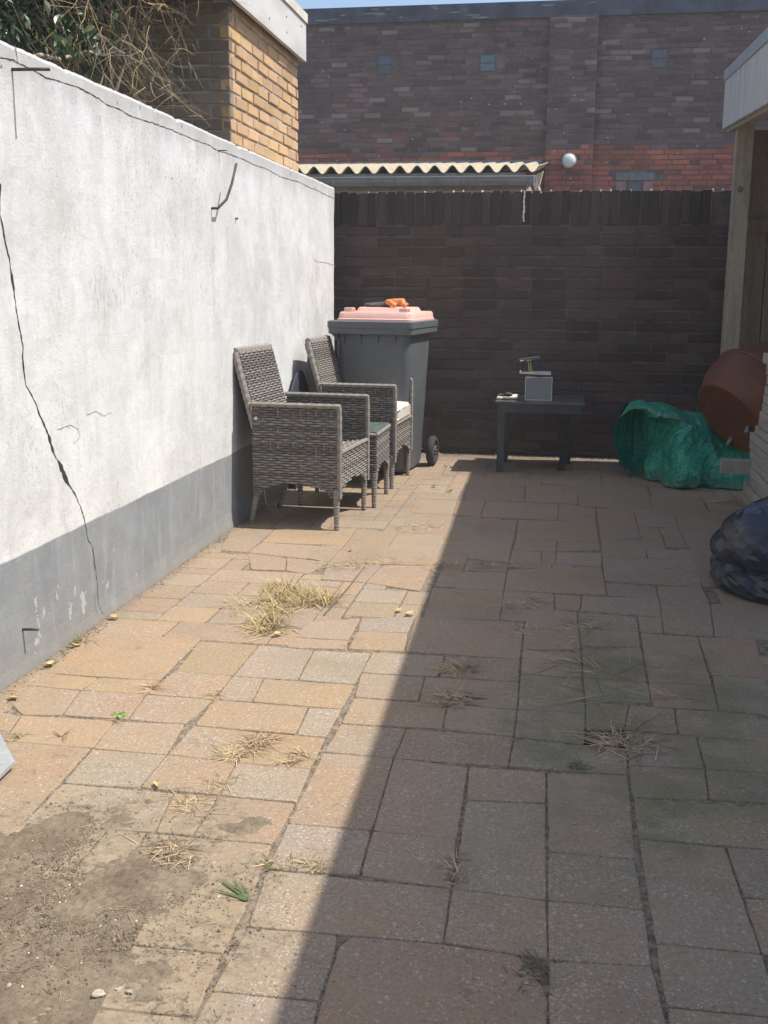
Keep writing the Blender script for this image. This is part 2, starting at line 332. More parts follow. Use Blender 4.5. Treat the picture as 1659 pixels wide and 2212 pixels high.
REG = dict(A=(0, 2400), B=(1000, 2300), C=(2000, 2300), D=(0, 3200), E=(1000, 3200), F=(2000, 3200), G=(900, 1750), H=(1800, 1750))
def zp(r, x, y):
    ox, oy = REG[r]; k = 1000 / 1659 / 1.82278
    g = G(ox / 1.82278 + x * k, oy / 1.82278 + y * k); return (g.x, g.y)
PINK, YEL, GREY, MAU, OLV, BRN = (0.300, 0.228, 0.158), (0.322, 0.240, 0.150), (0.292, 0.238, 0.176), (0.290, 0.224, 0.162), (0.284, 0.226, 0.156), (0.288, 0.216, 0.150)
S = '''F P6 260,-262 786,-239 832,300 260,246
F M6 262,252 835,305 890,632 258,575
F M8 258,585 895,640 943,1003 265,960
F P6 268,965 945,1005 1045,1420 272,1420
F O6 850,170 1415,222 1630,915 960,848
F M5 962,855 1700,930 1800,1335 1032,1262
F P4 1035,1270 1800,1345 1850,1700 1090,1650
F M5 1430,225 1800,250 1830,565 1535,550
F M4 1545,558 1850,575 1950,935 1650,920
F O5 816,-94 1731,-26 1792,241 854,165
E M7 1408,-288 1904,-263 1908,-64 1386,-88
E O8 1383,-82 1908,-58 1914,558 1305,497
E P6 1305,509 1914,570 1916,955 1242,842
E B3 640,830 1240,880 1734,945 1921,1165 1921,1520 370,1520 440,1200 520,960 560,875
E P9 75,378 1278,490 1238,832 -35,742
E G9 200,80 755,115 690,408 85,368
E P6 785,125 1325,180 1282,480 695,412
E P5 915,-355 1400,-311 1328,170 790,118
E P6 440,-393 905,-355 760,108 235,62
E M9 -50,750 545,795 540,850 425,1245 -284,1160
E G7 -290,1170 425,1250 370,1500 -420,1450
D P7 1170,161 1785,206 1630,580 1050,491
D Y3 1030,512 1625,582 1465,918 860,860
D Y6 855,870 1460,928 1280,1330 640,1270
D P6 630,1285 1275,1345 1150,1600 480,1560
D G6 405,-190 1130,-132 1005,128 150,75
D Y4 1140,-129 1415,-112 1250,152 1015,130
D P3 1425,-112 1935,-64 1785,206 1260,158
A P3 20,862 588,905 145,1390 -480,1360
A Y2 590,155 1318,190 1050,458 290,410
A Y2 285,420 640,445 545,525 185,488
A Y2 650,447 1040,465 940,548 555,525
A P5 160,503 500,530 400,692 145,685 40,590
A P9 510,530 950,555 830,715 410,695
A P7 965,556 1395,585 1220,742 845,722
A Y2 1335,207 1690,228 1520,428 1145,398
A P8 1140,405 1515,435 1400,578 970,548
A P5 755,735 1205,750 1080,940 620,905
A G8 605,912 1085,948 905,1165 410,1128
A Y2 140,695 745,720 595,900 30,855
A P4 -150,640 130,688 25,800 -250,760
A P8 1255,760 1690,790 1540,985 1105,945
A P5 1100,955 1545,1000 1425,1203 915,1165
A G9 1520,436 1716,447 1622,600 1438,580
B Y5 -303,765 350,803 268,985 -385,922
B G6 365,808 565,818 475,1000 280,985
B Y4 72,622 655,660 585,808 10,772
B Y3 20,972 470,1003 375,1200 -110,1165
B G8 -120,1178 372,1212 285,1425 -210,1385
B G8 395,430 765,445 670,648 290,625
B G7 35,400 388,428 285,622 -130,597
B P4 260,352 620,370 595,425 215,408
B Y2 670,310 1005,322 980,440 622,425
B G9 705,220 1050,210 1010,312 680,303
B P4 345,245 690,225 620,362 275,345
B M3 1055,212 1770,245 1745,485 990,438
B P7 775,448 1245,468 1205,603 700,575
B P7 697,580 1118,605 1070,762 655,735
B M4 1250,470 1740,490 1735,640 1210,603
B P3 1118,610 1730,645 1725,810 1080,765
B Y5 650,742 1262,782 1232,945 570,908
B M5 1270,785 1725,815 1710,988 1240,945
B P9 560,915 990,940 910,1135 470,1098
B M6 1000,942 1685,990 1662,1188 925,1135
B P3 1165,20 1615,40 1603,232 1110,205
C O4 80,590 485,615 505,765 65,740
C G9 68,745 505,766 507,838 62,825
C O5 60,832 507,845 500,1035 45,1008
C G8 25,1018 755,1068 786,1240 5,1195
C O2 490,430 875,415 915,635 490,610
C M4 92,435 485,450 485,605 80,580
C O3 500,628 912,650 915,775 505,765
C O3 505,770 785,785 760,950 508,945
C B2 930,650 1345,668 1375,820 945,800
C B3 795,785 1085,815 1110,980 765,945
C M4 755,964 1228,995 1281,1200 786,1178
C M5 789,1188 1289,1213 1312,1406 809,1386
C O3 1240,998 1780,1035 1830,1240 1290,1205
C M5 1295,1215 1835,1250 1860,1440 1318,1408
C P5 1095,818 1640,855 1680,1030 1115,985
C G5 1335,600 1700,618 1740,862 1385,825
C P3 1245,345 1625,368 1660,610 1325,590
C M4 865,318 1238,343 1330,660 905,632
C M5 455,185 838,207 862,402 470,400
C M4 308,168 448,183 470,425 100,425 105,255
C M4 850,210 1010,215 1025,315 865,310
C M5 985,95 1320,125 1345,343 1010,322
C M4 1325,125 1720,150 1770,368 1350,345
C M4 485,80 985,98 1005,212 478,170
C M3 -35,45 300,65 305,250 -50,240
C P3 305,66 478,78 470,170 308,162
H P2 330,815 945,800 975,985 322,955
H M4 980,905 1295,922 1317,1005 985,985
H P3 1305,925 1590,940 1650,1035 1325,1005
H G7 950,745 1560,750 1605,930 975,890
H M4 945,690 1230,690 1240,742 950,738
H M4 1240,690 1510,690 1555,745 1248,745
H M3 930,525 1178,535 1198,615 938,615
H M4 940,622 1345,630 1365,685 945,682
H M3 1190,540 1310,545 1350,625 1205,613
H P2 400,495 910,505 925,635 385,615
H M3 385,622 650,632 645,698 360,690
H M4 660,635 930,642 940,700 655,698
H P3 360,695 548,702 545,788 335,770
H M3 556,702 645,704 640,782 552,785
H G5 653,705 940,708 945,795 648,787
H P2 190,370 660,385 655,495 155,475
H M2 668,387 905,420 905,500 663,495
H M3 145,490 392,498 370,640 110,590
H G4 108,597 368,645 335,770 60,740
H P3 -10,365 185,370 150,475 -50,458
H M2 65,255 440,265 435,370 45,360
H P2 450,330 785,318 785,385 445,375
H P2 795,320 1250,335 1270,415 790,405
H M3 450,265 680,262 690,322 450,325
H M3 690,262 1240,280 1255,330 695,315
H M3 1262,335 1600,350 1640,435 1275,418
H M4 910,420 1150,427 1175,530 920,520
H M3 1158,428 1410,438 1440,540 1180,530
H M3 1420,440 1700,450 1740,545 1448,540
H M3 1320,547 1450,545 1475,605 1350,600
H M4 1350,605 1480,610 1510,670 1365,668
H M3 1455,548 1745,550 1790,680 1500,670
H P3 1525,680 1800,690 1850,930 1615,925
H M3 20,830 325,835 320,955 -15,940
G P5 20,545 292,556 125,702 -60,690
G Y3 300,557 835,545 755,655 220,637
G P4 205,645 600,662 500,745 140,705
G P4 608,662 755,660 650,765 510,745
G P4 100,712 380,740 370,825 145,818
G P3 380,745 640,770 520,850 375,825
G M6 655,770 1000,785 890,900 600,880
G P3 1230,355 1510,365 1480,455 1180,445
G P4 1175,452 1465,460 1425,580 1110,575
G P3 845,545 1105,575 1020,690 765,655
G P4 1110,585 1420,590 1370,700 1025,692
G P3 760,662 1370,705 1330,790 660,765
G P3 1005,790 1330,795 1250,960 895,905'''
CODE = dict(P=PINK, Y=YEL, G=GREY, M=MAU, O=OLV, B=BRN)
slabs = []
for ln in S.split('\n'):
    w = ln.split()
    slabs.append((w[1][0], int(w[1][1]) / 9.0, [zp(w[0], *map(float, q.split(','))) for q in w[2:]]))
def snap(sl):
    P = [list(map(Vector, [(a, b, 0) for a, b in s_[2]])) for s_ in sl]
    thr = lambda v: 0.012 + 0.0045 * v.y
    for _ in range(2):
        allv = [(i, j) for i, p in enumerate(P) for j in range(len(p))]; used = set()
        for (i, j) in allv:
            if (i, j) in used: continue
            grp = [(a, b) for (a, b) in allv if a != i and (a, b) not in used and (P[a][b] - P[i][j]).length < thr(P[i][j])]
            seen = {}; 
            for (a, b) in grp:
                if a not in seen: seen[a] = b
            grp = [(a, b) for a, b in seen.items()] + [(i, j)]
            m = sum((P[a][b] for a, b in grp), Vector((0, 0, 0))) / len(grp)
            for (a, b) in grp: P[a][b] = m.copy(); used.add((a, b))
    for i, p in enumerate(P):                              # T-joints: slide loose corners on to the neighbour's edge
        for j in range(len(p)):
            v = p[j]; best = None
            for a, q in enumerate(P):
                if a == i: continue
                for b in range(len(q)):
                    A, B = q[b], q[(b + 1) % len(q)]; d = B - A; L2 = d.length_squared
                    if L2 < 1e-6: continue
                    t = (v - A).dot(d) / L2
                    if 0.04 < t < 0.96:
                        w = A + d * t; e = (w - v).length
                        if e < thr(v) * 1.15 and (best is None or e < best[0]): best = (e, w)
            if best and not any((v - x).length < 1e-5 for a, q in enumerate(P) if a != i for x in q): p[j] = best[1]
    return [(s_[0], s_[1], [(v.x, v.y) for v in p]) for s_, p in zip(sl, P)]
slabs = snap(slabs)
def area2(p): return sum(p[i][0] * p[(i + 1) % len(p)][1] - p[(i + 1) % len(p)][0] * p[i][1] for i in range(len(p)))
def inside(p, x, y):
    c = False; j = len(p) - 1
    for i in range(len(p)):
        if (p[i][1] > y) != (p[j][1] > y) and x < (p[j][0] - p[i][0]) * (y - p[i][1]) / (p[j][1] - p[i][1]) + p[i][0]: c = not c
        j = i
    return c
HOLES = [[zp('C', 505, 952), zp('C', 748, 952), zp('C', 740, 1040), zp('C', 495, 1040)],
         [zp('F', 75, 945), zp('F', 262, 930), zp('F', 262, 1165)]]
polys = [s[2] for s in slabs] + HOLES
hx0, hx1 = min(q[0] for q in HOLES[0]) - 0.01, max(q[0] for q in HOLES[0]) + 0.01; hy0, hy1 = min(q[1] for q in HOLES[0]) - 0.01, max(q[1] for q in HOLES[0]) + 0.01
bm = bmesh.new()                                          # sand bed under the slabs, open where one slab is missing
gx, gy = [-1.655, hx0, hx1, 3.4], [0.4, hy0, hy1, 8.10]
for i in range(3):
    for j in range(3):
        if (i, j) == (1, 1): continue
        bbox(bm, gx[i], gx[i + 1], gy[j], gy[j + 1], -0.15, -0.0030)
bmesh.ops.remove_doubles(bm, verts=bm.verts, dist=1e-5)
seen_ = {}
for f_ in list(bm.faces):
    k_ = tuple(round(c, 4) for c in f_.calc_center_median())
    if k_ in seen_: bm.faces.remove(seen_[k_]); bm.faces.remove(f_); del seen_[k_]
    else: seen_[k_] = f_
patio = obj('patio', bm, M_SOIL); patio['kind'] = 'structure'
# fill what the trace leaves open with the same half-module random bond
u = 0.0955
NX, NY = int((3.0 + 1.65) / u), int((8.07 - 0.9) / u)
occ = [[0] * NY for _ in range(NX)]
boxes = [(min(q[0] for q in p), max(q[0] for q in p), min(q[1] for q in p), max(q[1] for q in p), p) for p in polys]
for i in range(NX):
    for j in range(NY):
        x0, y0 = -1.648 + i * u, 0.9 + j * u; hit = 0
        for (a, b, c, d, p) in boxes:
            if x0 + u < a or x0 > b or y0 + u < c or y0 > d: continue
            for sx in (0.2, 0.5, 0.8):
                for sy in (0.2, 0.5, 0.8):
                    if inside(p, x0 + sx * u, y0 + sy * u): hit += 1
        if hit >= 4: occ[i][j] = 1
fill = []
for j in range(NY):
    for i in range(NX):
        if occ[i][j]: continue
        opts = [(2, 2), (3, 2), (4, 2), (2, 3), (2, 1), (2, 2), (3, 2)]; R.shuffle(opts)
        for (a, b) in opts + [(2, 1), (1, 2), (1, 1)]:
            if i + a <= NX and j + b <= NY and not any(occ[i + k][j + l] for k in range(a) for l in range(b)):
                for k in range(a):
                    for l in range(b): occ[i + k][j + l] = 1
                x0, y0 = -1.648 + i * u, 0.9 + j * u
                fill.append([(x0, y0), (x0 + a * u, y0), (x0 + a * u, y0 + b * u), (x0, y0 + b * u)]); break
for p in fill:
    slabs.append((R.choice('PPPMMGYO'), R.uniform(0.2, 0.7), p))
def slab_object(p, z, code, sp, gap):
    if area2(p) < 0: p = p[::-1]
    n = len(p); c = Vector((sum(q[0] for q in p) / n, sum(q[1] for q in p) / n, 0))
    ring = []
    for i in range(n):
        a = Vector((*p[i], 0)); b = Vector((*p[(i + 1) % n], 0)); pr = Vector((*p[i - 1], 0))
        e0 = (a - pr).normalized(); e1 = (b - a).normalized()
        n0 = Vector((-e0.y, e0.x, 0)); n1 = Vector((-e1.y, e1.x, 0))
        q = a + (n0 + n1) * gap
        L = (b - a).length; k = max(2, int(L / 0.035))
        nx = Vector((*p[(i + 1) % n], 0)); 
        e2 = (Vector((*p[(i + 2) % n], 0)) - nx).normalized(); n2 = Vector((-e2.y, e2.x, 0))
        q2 = nx + (n1 + n2) * gap
        cr = min(0.004, L * 0.2) / L                       # knocked corners
        for t in [cr] + [m / k for m in range(1, k)] + [1 - cr]:
            w = q.lerp(q2, t)
            j = fbm((w.x * 38, w.y * 38, i * 3.1)) * 0.0022
            ring.append(w + n1 * (j + (0.0012 if t in (cr, 1 - cr) else 0)))
    m = len(ring); V = []; tx, ty = R.uniform(-0.006, 0.006), R.uniform(-0.006, 0.006)
    tilt = lambda v: v.x * tx + v.y * ty
    for (ins, dz) in ((0.0, -0.045), (0.0, -0.0035), (0.0014, -0.0010), (0.0040, 0.0)):
        for v in ring:
            d = (c - v).normalized() * ins; w = v + d
            V.append((w.x - c.x, w.y - c.y, dz + tilt(w - c)))
    F = []
    for k in range(3):
        for i in range(m): F.append((k * m + i, k * m + (i + 1) % m, (k + 1) * m + (i + 1) % m, (k + 1) * m + i))
    F.append(tuple(3 * m + i for i in range(m)))
    me = bpy.data.meshes.new('paving_slab'); me.from_pydata(V, [], F); me.materials.append(M_SLAB)
    o = link('paving_slab', me, None, patio); o.location = (c.x, c.y, z)
    b = CODE[code]; f = R.uniform(0.94, 1.06)
    o.color = (b[0] * f * R.uniform(.97, 1.03), b[1] * f, b[2] * f * R.uniform(.95, 1.05), sp)
    return o
for i, (code, sp, p) in enumerate(slabs):
    traced = i < len(slabs) - len(fill)
    slab_object(p, R.uniform(-0.0006, 0.0016) if traced else R.uniform(-0.0016, -0.0008), code, sp, R.uniform(0.0010, 0.0018))

# ------------------------------------------------------------------ brick helper
def brick_mesh(L, h, d, seed):
    r = random.Random(seed); V = []
    j = lambda a: r.uniform(-a, a)
    for (ins, y) in ((0.0, d), (0.0, 0.004), (0.004, 0.0)):
        for (sx, sz) in ((-1, -1), (1, -1), (1, 1), (-1, 1)):
            V.append((sx * (L / 2 - ins) + j(0.0022), y + (j(0.0012) if y < d else 0), sz * (h / 2 - ins) + j(0.002)))
    F = [(8, 9, 10, 11)]
    for k in range(2):
        for i in range(4): F.append((k * 4 + i, k * 4 + (i + 1) % 4, (k + 1) * 4 + (i + 1) % 4, (k + 1) * 4 + i))
    me = bpy.data.meshes.new('brick'); me.from_pydata(V, [], F); return me, V, F

# ------------------------------------------------------------------ left white wall
WX = -1.66
wall = thing('garden_wall', 'tall white plastered wall with grey painted plinth and long cracks', 'wall', (WX, 4.4, 0))
def left_wall():
    ys = [0.2 + 0.02 * i for i in range(int((7.8 - 0.2) / 0.02) + 1)]
    zs = [-0.06] + [0.04 * i for i in range(47)] + [1.87, 1.9]
    V, F = [], []; nz = len(zs)
    for y in ys:
        top = 1.908 + 0.004 * fbm((y * 2, 0, 0)) + 0.0022 * fbm((y * 15, 2, 0)) - (0.006 if fbm((y * 9, 7, 0)) > 0.45 else 0)
        for k, z in enumerate(zs):
            zz = z if k < nz - 2 else (top - 0.012 if k == nz - 2 else top)
            bul = 0.006 * fbm((y * 1.3, zz * 1.3, 1)) + 0.0025 * fbm((y * 7, zz * 7, 4)) + 0.010 * max(0.0, 1 - max(zz, 0) / 0.09) ** 2
            if k == nz - 1: bul -= 0.006 + 0.006 * abs(fbm((y * 21, 5, 0)))
            V.append((bul, y - 4.4, zz))
    for i in range(len(ys) - 1):
        for k in range(nz - 1): F.append((i * nz + k, (i + 1) * nz + k, (i + 1) * nz + k + 1, i * nz + k + 1))
    n0 = len(V); b = len(ys)
    for i, y in enumerate(ys):
        V.append((-0.155, y - 4.4, V[i * nz + nz - 1][2] - 0.003)); V.append((-0.155, y - 4.4, -0.06))
    for i in range(b - 1):
        F.append((i * nz + nz - 1, (i + 1) * nz + nz - 1, n0 + 2 * (i + 1), n0 + 2 * i))
        F.append((n0 + 2 * i, n0 + 2 * (i + 1), n0 + 2 * (i + 1) + 1, n0 + 2 * i + 1))
    for e in (0, b - 1):
        F.append(tuple(e * nz + k for k in range(nz)) + (n0 + 2 * e, n0 + 2 * e + 1))
    return raw('plaster_face', V, F, M_PLASTER, wall, smooth=False)
left_wall()
def ribbon(name, pts, mat, wmul=1.0, seed=0):
    """crack: a thin, ragged dark strip on the plaster"""
    V, F = [], []; r = random.Random(seed)
    P = []
    for i in range(len(pts) - 1):
        a, b = pts[i], pts[i + 1]; wa = a[2]; wb = b[2]
        A, B = onX(a[0], a[1], WX), onX(b[0], b[1], WX); k = max(2, int((B - A).length / 0.012))
        for m in range(k):
            t = m / k; P.append((A.lerp(B, t), wa + (wb - wa) * t))
    P.append((onX(pts[-1][0], pts[-1][1], WX), pts[-1][2]))
    for i, (p, w) in enumerate(P):
        q = P[min(i + 1, len(P) - 1)][0] - P[max(0, i - 1)][0]
        d = Vector((0, -q.z, q.y)).normalized()
        bul = 0.006 * fbm((p.y * 1.3, p.z * 1.3, 1)) + 0.0025 * fbm((p.y * 7, p.z * 7, 4)) + 0.010 * max(0.0, 1 - max(p.z, 0) / 0.09) ** 2
        jj = 0.004 * fbm((i * 0.37, seed, 0)); ww = w * wmul * (0.45 + 0.75 * r.random() + 0.5 * fbm((i * 0.21, seed + 3, 0))) * 0.5; ww = max(ww, 0.0006)
        for s in (-1, 1):
            v = p + d * (s * ww + jj); V.append((bul + 0.0013, v.y - 4.4, v.z))
    for i in range(len(P) - 1): F.append((2 * i, 2 * i + 1, 2 * i + 3, 2 * i + 2))
    return raw(name, V, F, mat, wall)
k = 0.463
top_crack = [(a * k, b * k, 0.0052) for a, b in ((-60,262),(0,268),(60,280),(90,295),(150,325),(220,362),(280,380),(370,408),(430,440),(500,488),(560,510),(605,540),(720,575),(800,605),(900,650),(985,680),(1010,700),(1060,715),(1140,745),(1200,775),(1240,785),(1310,825),(1360,840),(1400,850),(1450,878),(1475,885),(1540,920),(1560,925))]
ribbon('crack', top_crack, M_CRACK, 0.62, 3)
k2, o2 = 0.2108, 356.6
tall = [(a * k2, b * k2 + o2, w) for a, b, w in ((3,190,.014),(-4,340,.01),(-3,500,.006),(20,600,.008),(40,720,.009),(60,830,.009),(100,950,.011),(118,1100,.017),(143,1230,.015),(150,1300,.009),(165,1480,.008),(182,1590,.007),(220,1760,.008),(240,1850,.008),(232,1950,.008),(250,2120,.008))]
k3, o3 = 0.372, 768.0
tall += [(a * k3, b * k3 + o3, w) for a, b, w in ((155,180,.008),(190,230,.008),(235,350,.009),(278,455,.01),(288,490,.02),(302,545,.018),(320,590,.008),(345,630,.02),(368,690,.026),(388,735,.02),(400,755,.008),(430,800,.006),(460,870,.005),(490,960,.0055),(510,1070,.0045),(535,1110,.0045),(550,1200,.0045),(565,1310,.004),(570,1440,.0035),(588,1500,.003))]
ribbon('crack', tall, M_CRACK, 0.85, 5)
ribbon('crack', [(a * k, b * k, .004) for a, b in ((72,205),(76,240),(82,290))], M_CRACK, 1, 6)
k6, x6, y6 = 0.1984, 411.5, 329.0
for ps, w in ((((1330,1100),(1350,1180),(1400,1195),(1470,1200),(1520,1220),(1580,1232)), .0035), (((1385,1260),(1370,1350),(1375,1430)), .004), (((1115,600),(1130,700),(1140,850)), .002), (((1170,1880),(1200,1990),(1230,2070)), .003)):
    ribbon('crack', [(a * k6 + x6, b * k6 + y6, w) for a, b in ps], M_CRACKL, 1, 8)
for ps in (((330,430),(380,412),(415,405),(450,425),(462,470),(425,515)), ((500,345),(550,325),(605,350),(650,330))):
    ribbon('crack', [(a * k3, b * k3 + o3, .0025) for a, b in ps], M_CRACKL, 1, 9)
ribbon('crack', [(a * k3, b * k3 + o3, .003) for a, b in ((548,1378),(552,1440),(558,1500))], M_CRACKL, 1, 10)
for a, b, h_ in ((547,480,14),(655,498,22),(755,545,10),(849,585,22),(804,832,12),(1356,808,16),(1470,875,14),(775,826,10),(5,308,16)):
    ribbon('plug_hole', [(a * k, (b - h_ / 2) * k, .006), (a * k, b * k, .012), (a * k, (b + h_ / 2) * k, .006)], M_CRACKL, 1, int(a))
for nm, pp, r0 in (('upper', ((25, 150), 0.115), 0.005), ('lower', ((47, 1361), 0.05), 0.0045)):
    p = onX(*pp[0], WX)
    o = tube('wall_nail', [p + Vector((-0.02, 0, 0)), p + Vector((pp[1] * 0.6, 0.01, 0.001)), p + Vector((pp[1], 0.012, 0.0))], r0, M_IRON, None)
    tag(o, {'upper': 'long iron nail sticking out near the top of the white wall', 'lower': 'short iron nail sticking out of the grey plinth'}[nm], 'nail')
p = onX(457, 450, WX)
tag(tube('bent_iron_rod', [p + Vector((-0.02, 0, 0)), p + Vector((0.03, 0, 0.0)), p + Vector((0.055, 0.06, 0.045)), p + Vector((0.07, 0.10, 0.12)), p + Vector((0.08, 0.145, 0.215))], 0.0065, M_IRON), 'bent iron rod sticking up out of the white wall above rust stain', 'rod')
p = onX(508, 472, WX)
tag(tube('wall_nail', [p + Vector((-0.02, 0, 0)), p + Vector((0.014, 0.003, 0))], 0.005, M_IRON), 'small rusty nail stub beside the bent rod on the white wall', 'nail')
p = onX(474, 325, WX)
tag(tube('wall_nail', [p + Vector((-0.02, 0, 0)), p + Vector((0.035, 0.003, 0))], 0.003, M_IRON), 'thin nail at the long upper crack of the white wall', 'nail')

# ------------------------------------------------------------------ brick garden wall at the end
FY = 8.10
fence = thing('brick_wall', 'dark sooty brick garden wall with upright coping bricks across the yard end', 'wall', (0, FY, 0))
box('mortar_core', -2.6, 3.2, 0.006, 0.21, -0.06, 1.885, M_MORTAR, fence)
BL, BH, BJ = 0.236, 0.0605, 0.0125
bv = [brick_mesh(BL - 0.0, BH, 0.05, 100 + i)[0] for i in range(6)]
hv = [brick_mesh(0.105, BH, 0.05, 140 + i)[0] for i in range(3)]
for me in bv + hv: me.materials.append(M_BRICK)
n_b = 0; restV, restF, restC = [], [], []
row = 0; z = 1.655 - BH / 2
while z > -0.02:
    x = -2.0 + R.uniform(0, 0.2); x = -2.0 + (0.117 if row % 2 else 0.0) + R.uniform(-0.02, 0.02)
    while x < 2.2:
        hd = R.random() < 0.07
        L = 0.105 if hd else BL
        cx = x + L / 2
        seen = -1.72 < cx < 1.12
        f = R.choice((0.72, 0.85, 1.0, 1.0, 1.1, 1.2)); red = R.uniform(0.95, 1.15)
        col = (0.080 * f * red, 0.057 * f, 0.049 * f)
        zz = z + R.uniform(-0.0025, 0.0025) + 0.004 * math.sin(x * 2 + row)
        if seen and n_b < 300:
            o = link('brick', R.choice(hv if hd else bv), None, fence)
            o.location = (cx, R.uniform(-0.003, 0.003), zz); o.rotation_euler = (0, R.uniform(-0.012, 0.012), R.uniform(-0.01, 0.01)); o.color = (*col, 1); n_b += 1
        else:
            _, V, F = brick_mesh(L, BH, 0.05, R.randint(0, 9999)); b0 = len(restV)
            for v in V: restV.append((v[0] + cx, v[1], v[2] + zz)); restC.append(col)
            for f_ in F: restF.append(tuple(i + b0 for i in f_))
        x += L + BJ
    z -= BH + BJ + 0.001; row += 1
M_BRICKN = brick_mat('brick_face_near_mass', True, 0.30, 0.5)
o = raw('bricks', restV, restF, M_BRICKN, fence, cols=restC); o['kind'] = 'stuff'
cv = [brick_mesh(0.0575, 0.235, 0.2, 180 + i)[0] for i in range(6)]
for me in cv: me.materials.append(M_BRICK)
M_CHALK = simple('pale_mortar', (0.42, 0.37, 0.30), 0.95, 0.3, 30, 0.7, 150, 0.003)
x = -2.2
while x < 2.0:
    f = R.choice((0.55, 0.7, 0.85, 1.0, 1.15))
    low = 0.0
    if x > 0.965: low = 0.055 if x < 1.06 else 0.0
    o = link('coping_brick', R.choice(cv), None, fence)
    o.location = (x, R.uniform(-0.006, 0.004) - 0.004 + (0.03 if 0.97 < x < 1.1 else 0), 1.783 - low + R.uniform(-0.006, 0.006)); o.rotation_euler = (0, R.uniform(-0.015, 0.015), R.uniform(-0.01, 0.01))
    o.color = (0.072 * f, 0.054 * f, 0.048 * f, 1)
    if R.random() < 0.55:
        bm = bmesh.new(); bmesh.ops.create_icosphere(bm, subdivisions=1, radius=1.0)
        for v in bm.verts: v.co = Vector((v.co.x * 0.010, v.co.y * 0.03, v.co.z * R.uniform(0.004, 0.018))) * R.uniform(0.8, 1.2)
        c = obj('mortar_crumb', bm, M_CHALK, fence); c.location = (x + 0.033, 0.022, 1.897)
    x += 0.0695
p = onY(1133, 410, FY - 0.02); q = onY(1133, 478, FY - 0.02)
V, F = [], []
for i in range(24):
    t = i / 23; w = 0.0055 + 0.0015 * math.sin(i * 1.7) + (0.002 if 0.6 < t < 0.7 else 0)
    for s in (-1, 1): V.append((p.x + s * w + 0.002 * math.sin(i * .6), -0.0125, 1.902 + (q.z - 1.905) * t))
for i in range(23): F.append((2 * i, 2 * i + 1, 2 * i + 3, 2 * i + 2))
raw('paint_drip', V, F, simple('white_paint', (0.72, 0.70, 0.66), 0.6, 0.1), fence)

# ------------------------------------------------------------------ far brick building
BY = 15.0
far = thing('brick_building', 'tall dark brick building rising behind the garden wall', 'building', (0, BY, 0))
M_TAR = simple('tarred_parapet', (0.055, 0.065, 0.095), 0.75, 0.5, 4, 0.4, 30, 0.004)
box('mortar_core', -7.5, 7.0, 0.006, 5.0, -0.06, 4.62, M_MORTARF, far)
box('pilaster_core', -0.368, 0.236, -0.105, 0.006, -0.06, 4.62, M_MORTARF, far)
pb = box('parapet', -7.6, 7.1, -0.05, 5.1, 4.62, 4.815, M_TAR, far)
M_PEEL = simple('peeled_paint', (0.20, 0.20, 0.21), 0.9, 0.3)
for i in range(16):                                       # peeling patches on the parapet
    cx, cz = R.uniform(-3.4, 0.6), R.uniform(4.64, 4.79); a = R.uniform(0.03, 0.14); b = R.uniform(0.008, 0.022); n = 9
    raw('peeling_patch', [(cx + a * math.cos(2 * math.pi * j / n) * R.uniform(.6, 1.2), -0.054, cz + b * math.sin(2 * math.pi * j / n) * R.uniform(.5, 1.2)) for j in range(n)], [tuple(range(n))], M_PEEL, pb)
FL, FH, FJ = 0.213, 0.052, 0.012
fv = [brick_mesh(FL, FH, 0.03, 300 + i)[0] for i in range(5)]; fhd = [brick_mesh(0.1, FH, 0.03, 330 + i)[0] for i in range(3)]
for me in fv + fhd: me.materials.append(M_BRICKF)
restV, restF, restC = [], [], []; singles = []
open_ = [(-1.255, -1.05, 3.99, 4.2), (0.905, 1.115, 3.98, 4.21), (-2.61, -2.41, 3.985, 4.225), (0.535, 1.05, 2.612, 2.722), (0.70, 0.882, 2.45, 2.612)]
def far_row(xa, xb, z, row, yoff):
    x = xa + (0.0 if row % 2 else -0.055)
    while x < xb - 0.02:
        hd = R.random() < 0.12 or (x < xa and row % 2 == 0)
        L = 0.1 if hd else FL
        a, b = max(x, xa), min(x + L, xb)
        x += L + FJ
        if b - a < 0.03: continue
        if any(a < q[1] - 0.005 and b > q[0] + 0.005 and z + FH / 2 > q[2] + 0.006 and z - FH / 2 < q[3] - 0.006 for q in open_): continue
        cx = (a + b) / 2; edge = 3.03 + 0.09 * noise.noise((cx * 1.1, 3.0, 0)) + (0.0 if cx > -0.37 else -0.06)
        if z < edge:
            f = R.uniform(0.75, 1.25); col = (0.33 * f, 0.105 * f, 0.068 * f)
            if R.random() < 0.12: col = (0.17 * f, 0.075 * f, 0.06 * f)
        else:
            f = R.choice((0.65, 0.8, 0.9, 0.95, 1.0, 1.1, 1.35)); col = (0.125 * f, 0.085 * f, 0.086 * f)
            if R.random() < 0.06: col = (0.21, 0.18, 0.17)
            if R.random() < 0.02 and z < 3.4: col = (0.2, 0.075, 0.05)
        singles.append((cx, yoff + R.uniform(-0.004, 0.003), z, (b - a), col, hd))
row = 0; z = 1.75
while z < 4.60:
    far_row(-3.9, -0.372, z, row, 0.0); far_row(-0.366, 0.234, z, row + 1, -0.111); far_row(0.24, 3.2, z, row, 0.0)
    z += FH + FJ; row += 1
vis = [s for s in singles if s[2] > 2.0 and -3.6 < s[0] < 2.4]
pick = set(id(s) for s in sorted(vis, key=lambda s: abs(s[0] - 0.9) + abs(s[2] - 2.9) * 1.6)[:300])
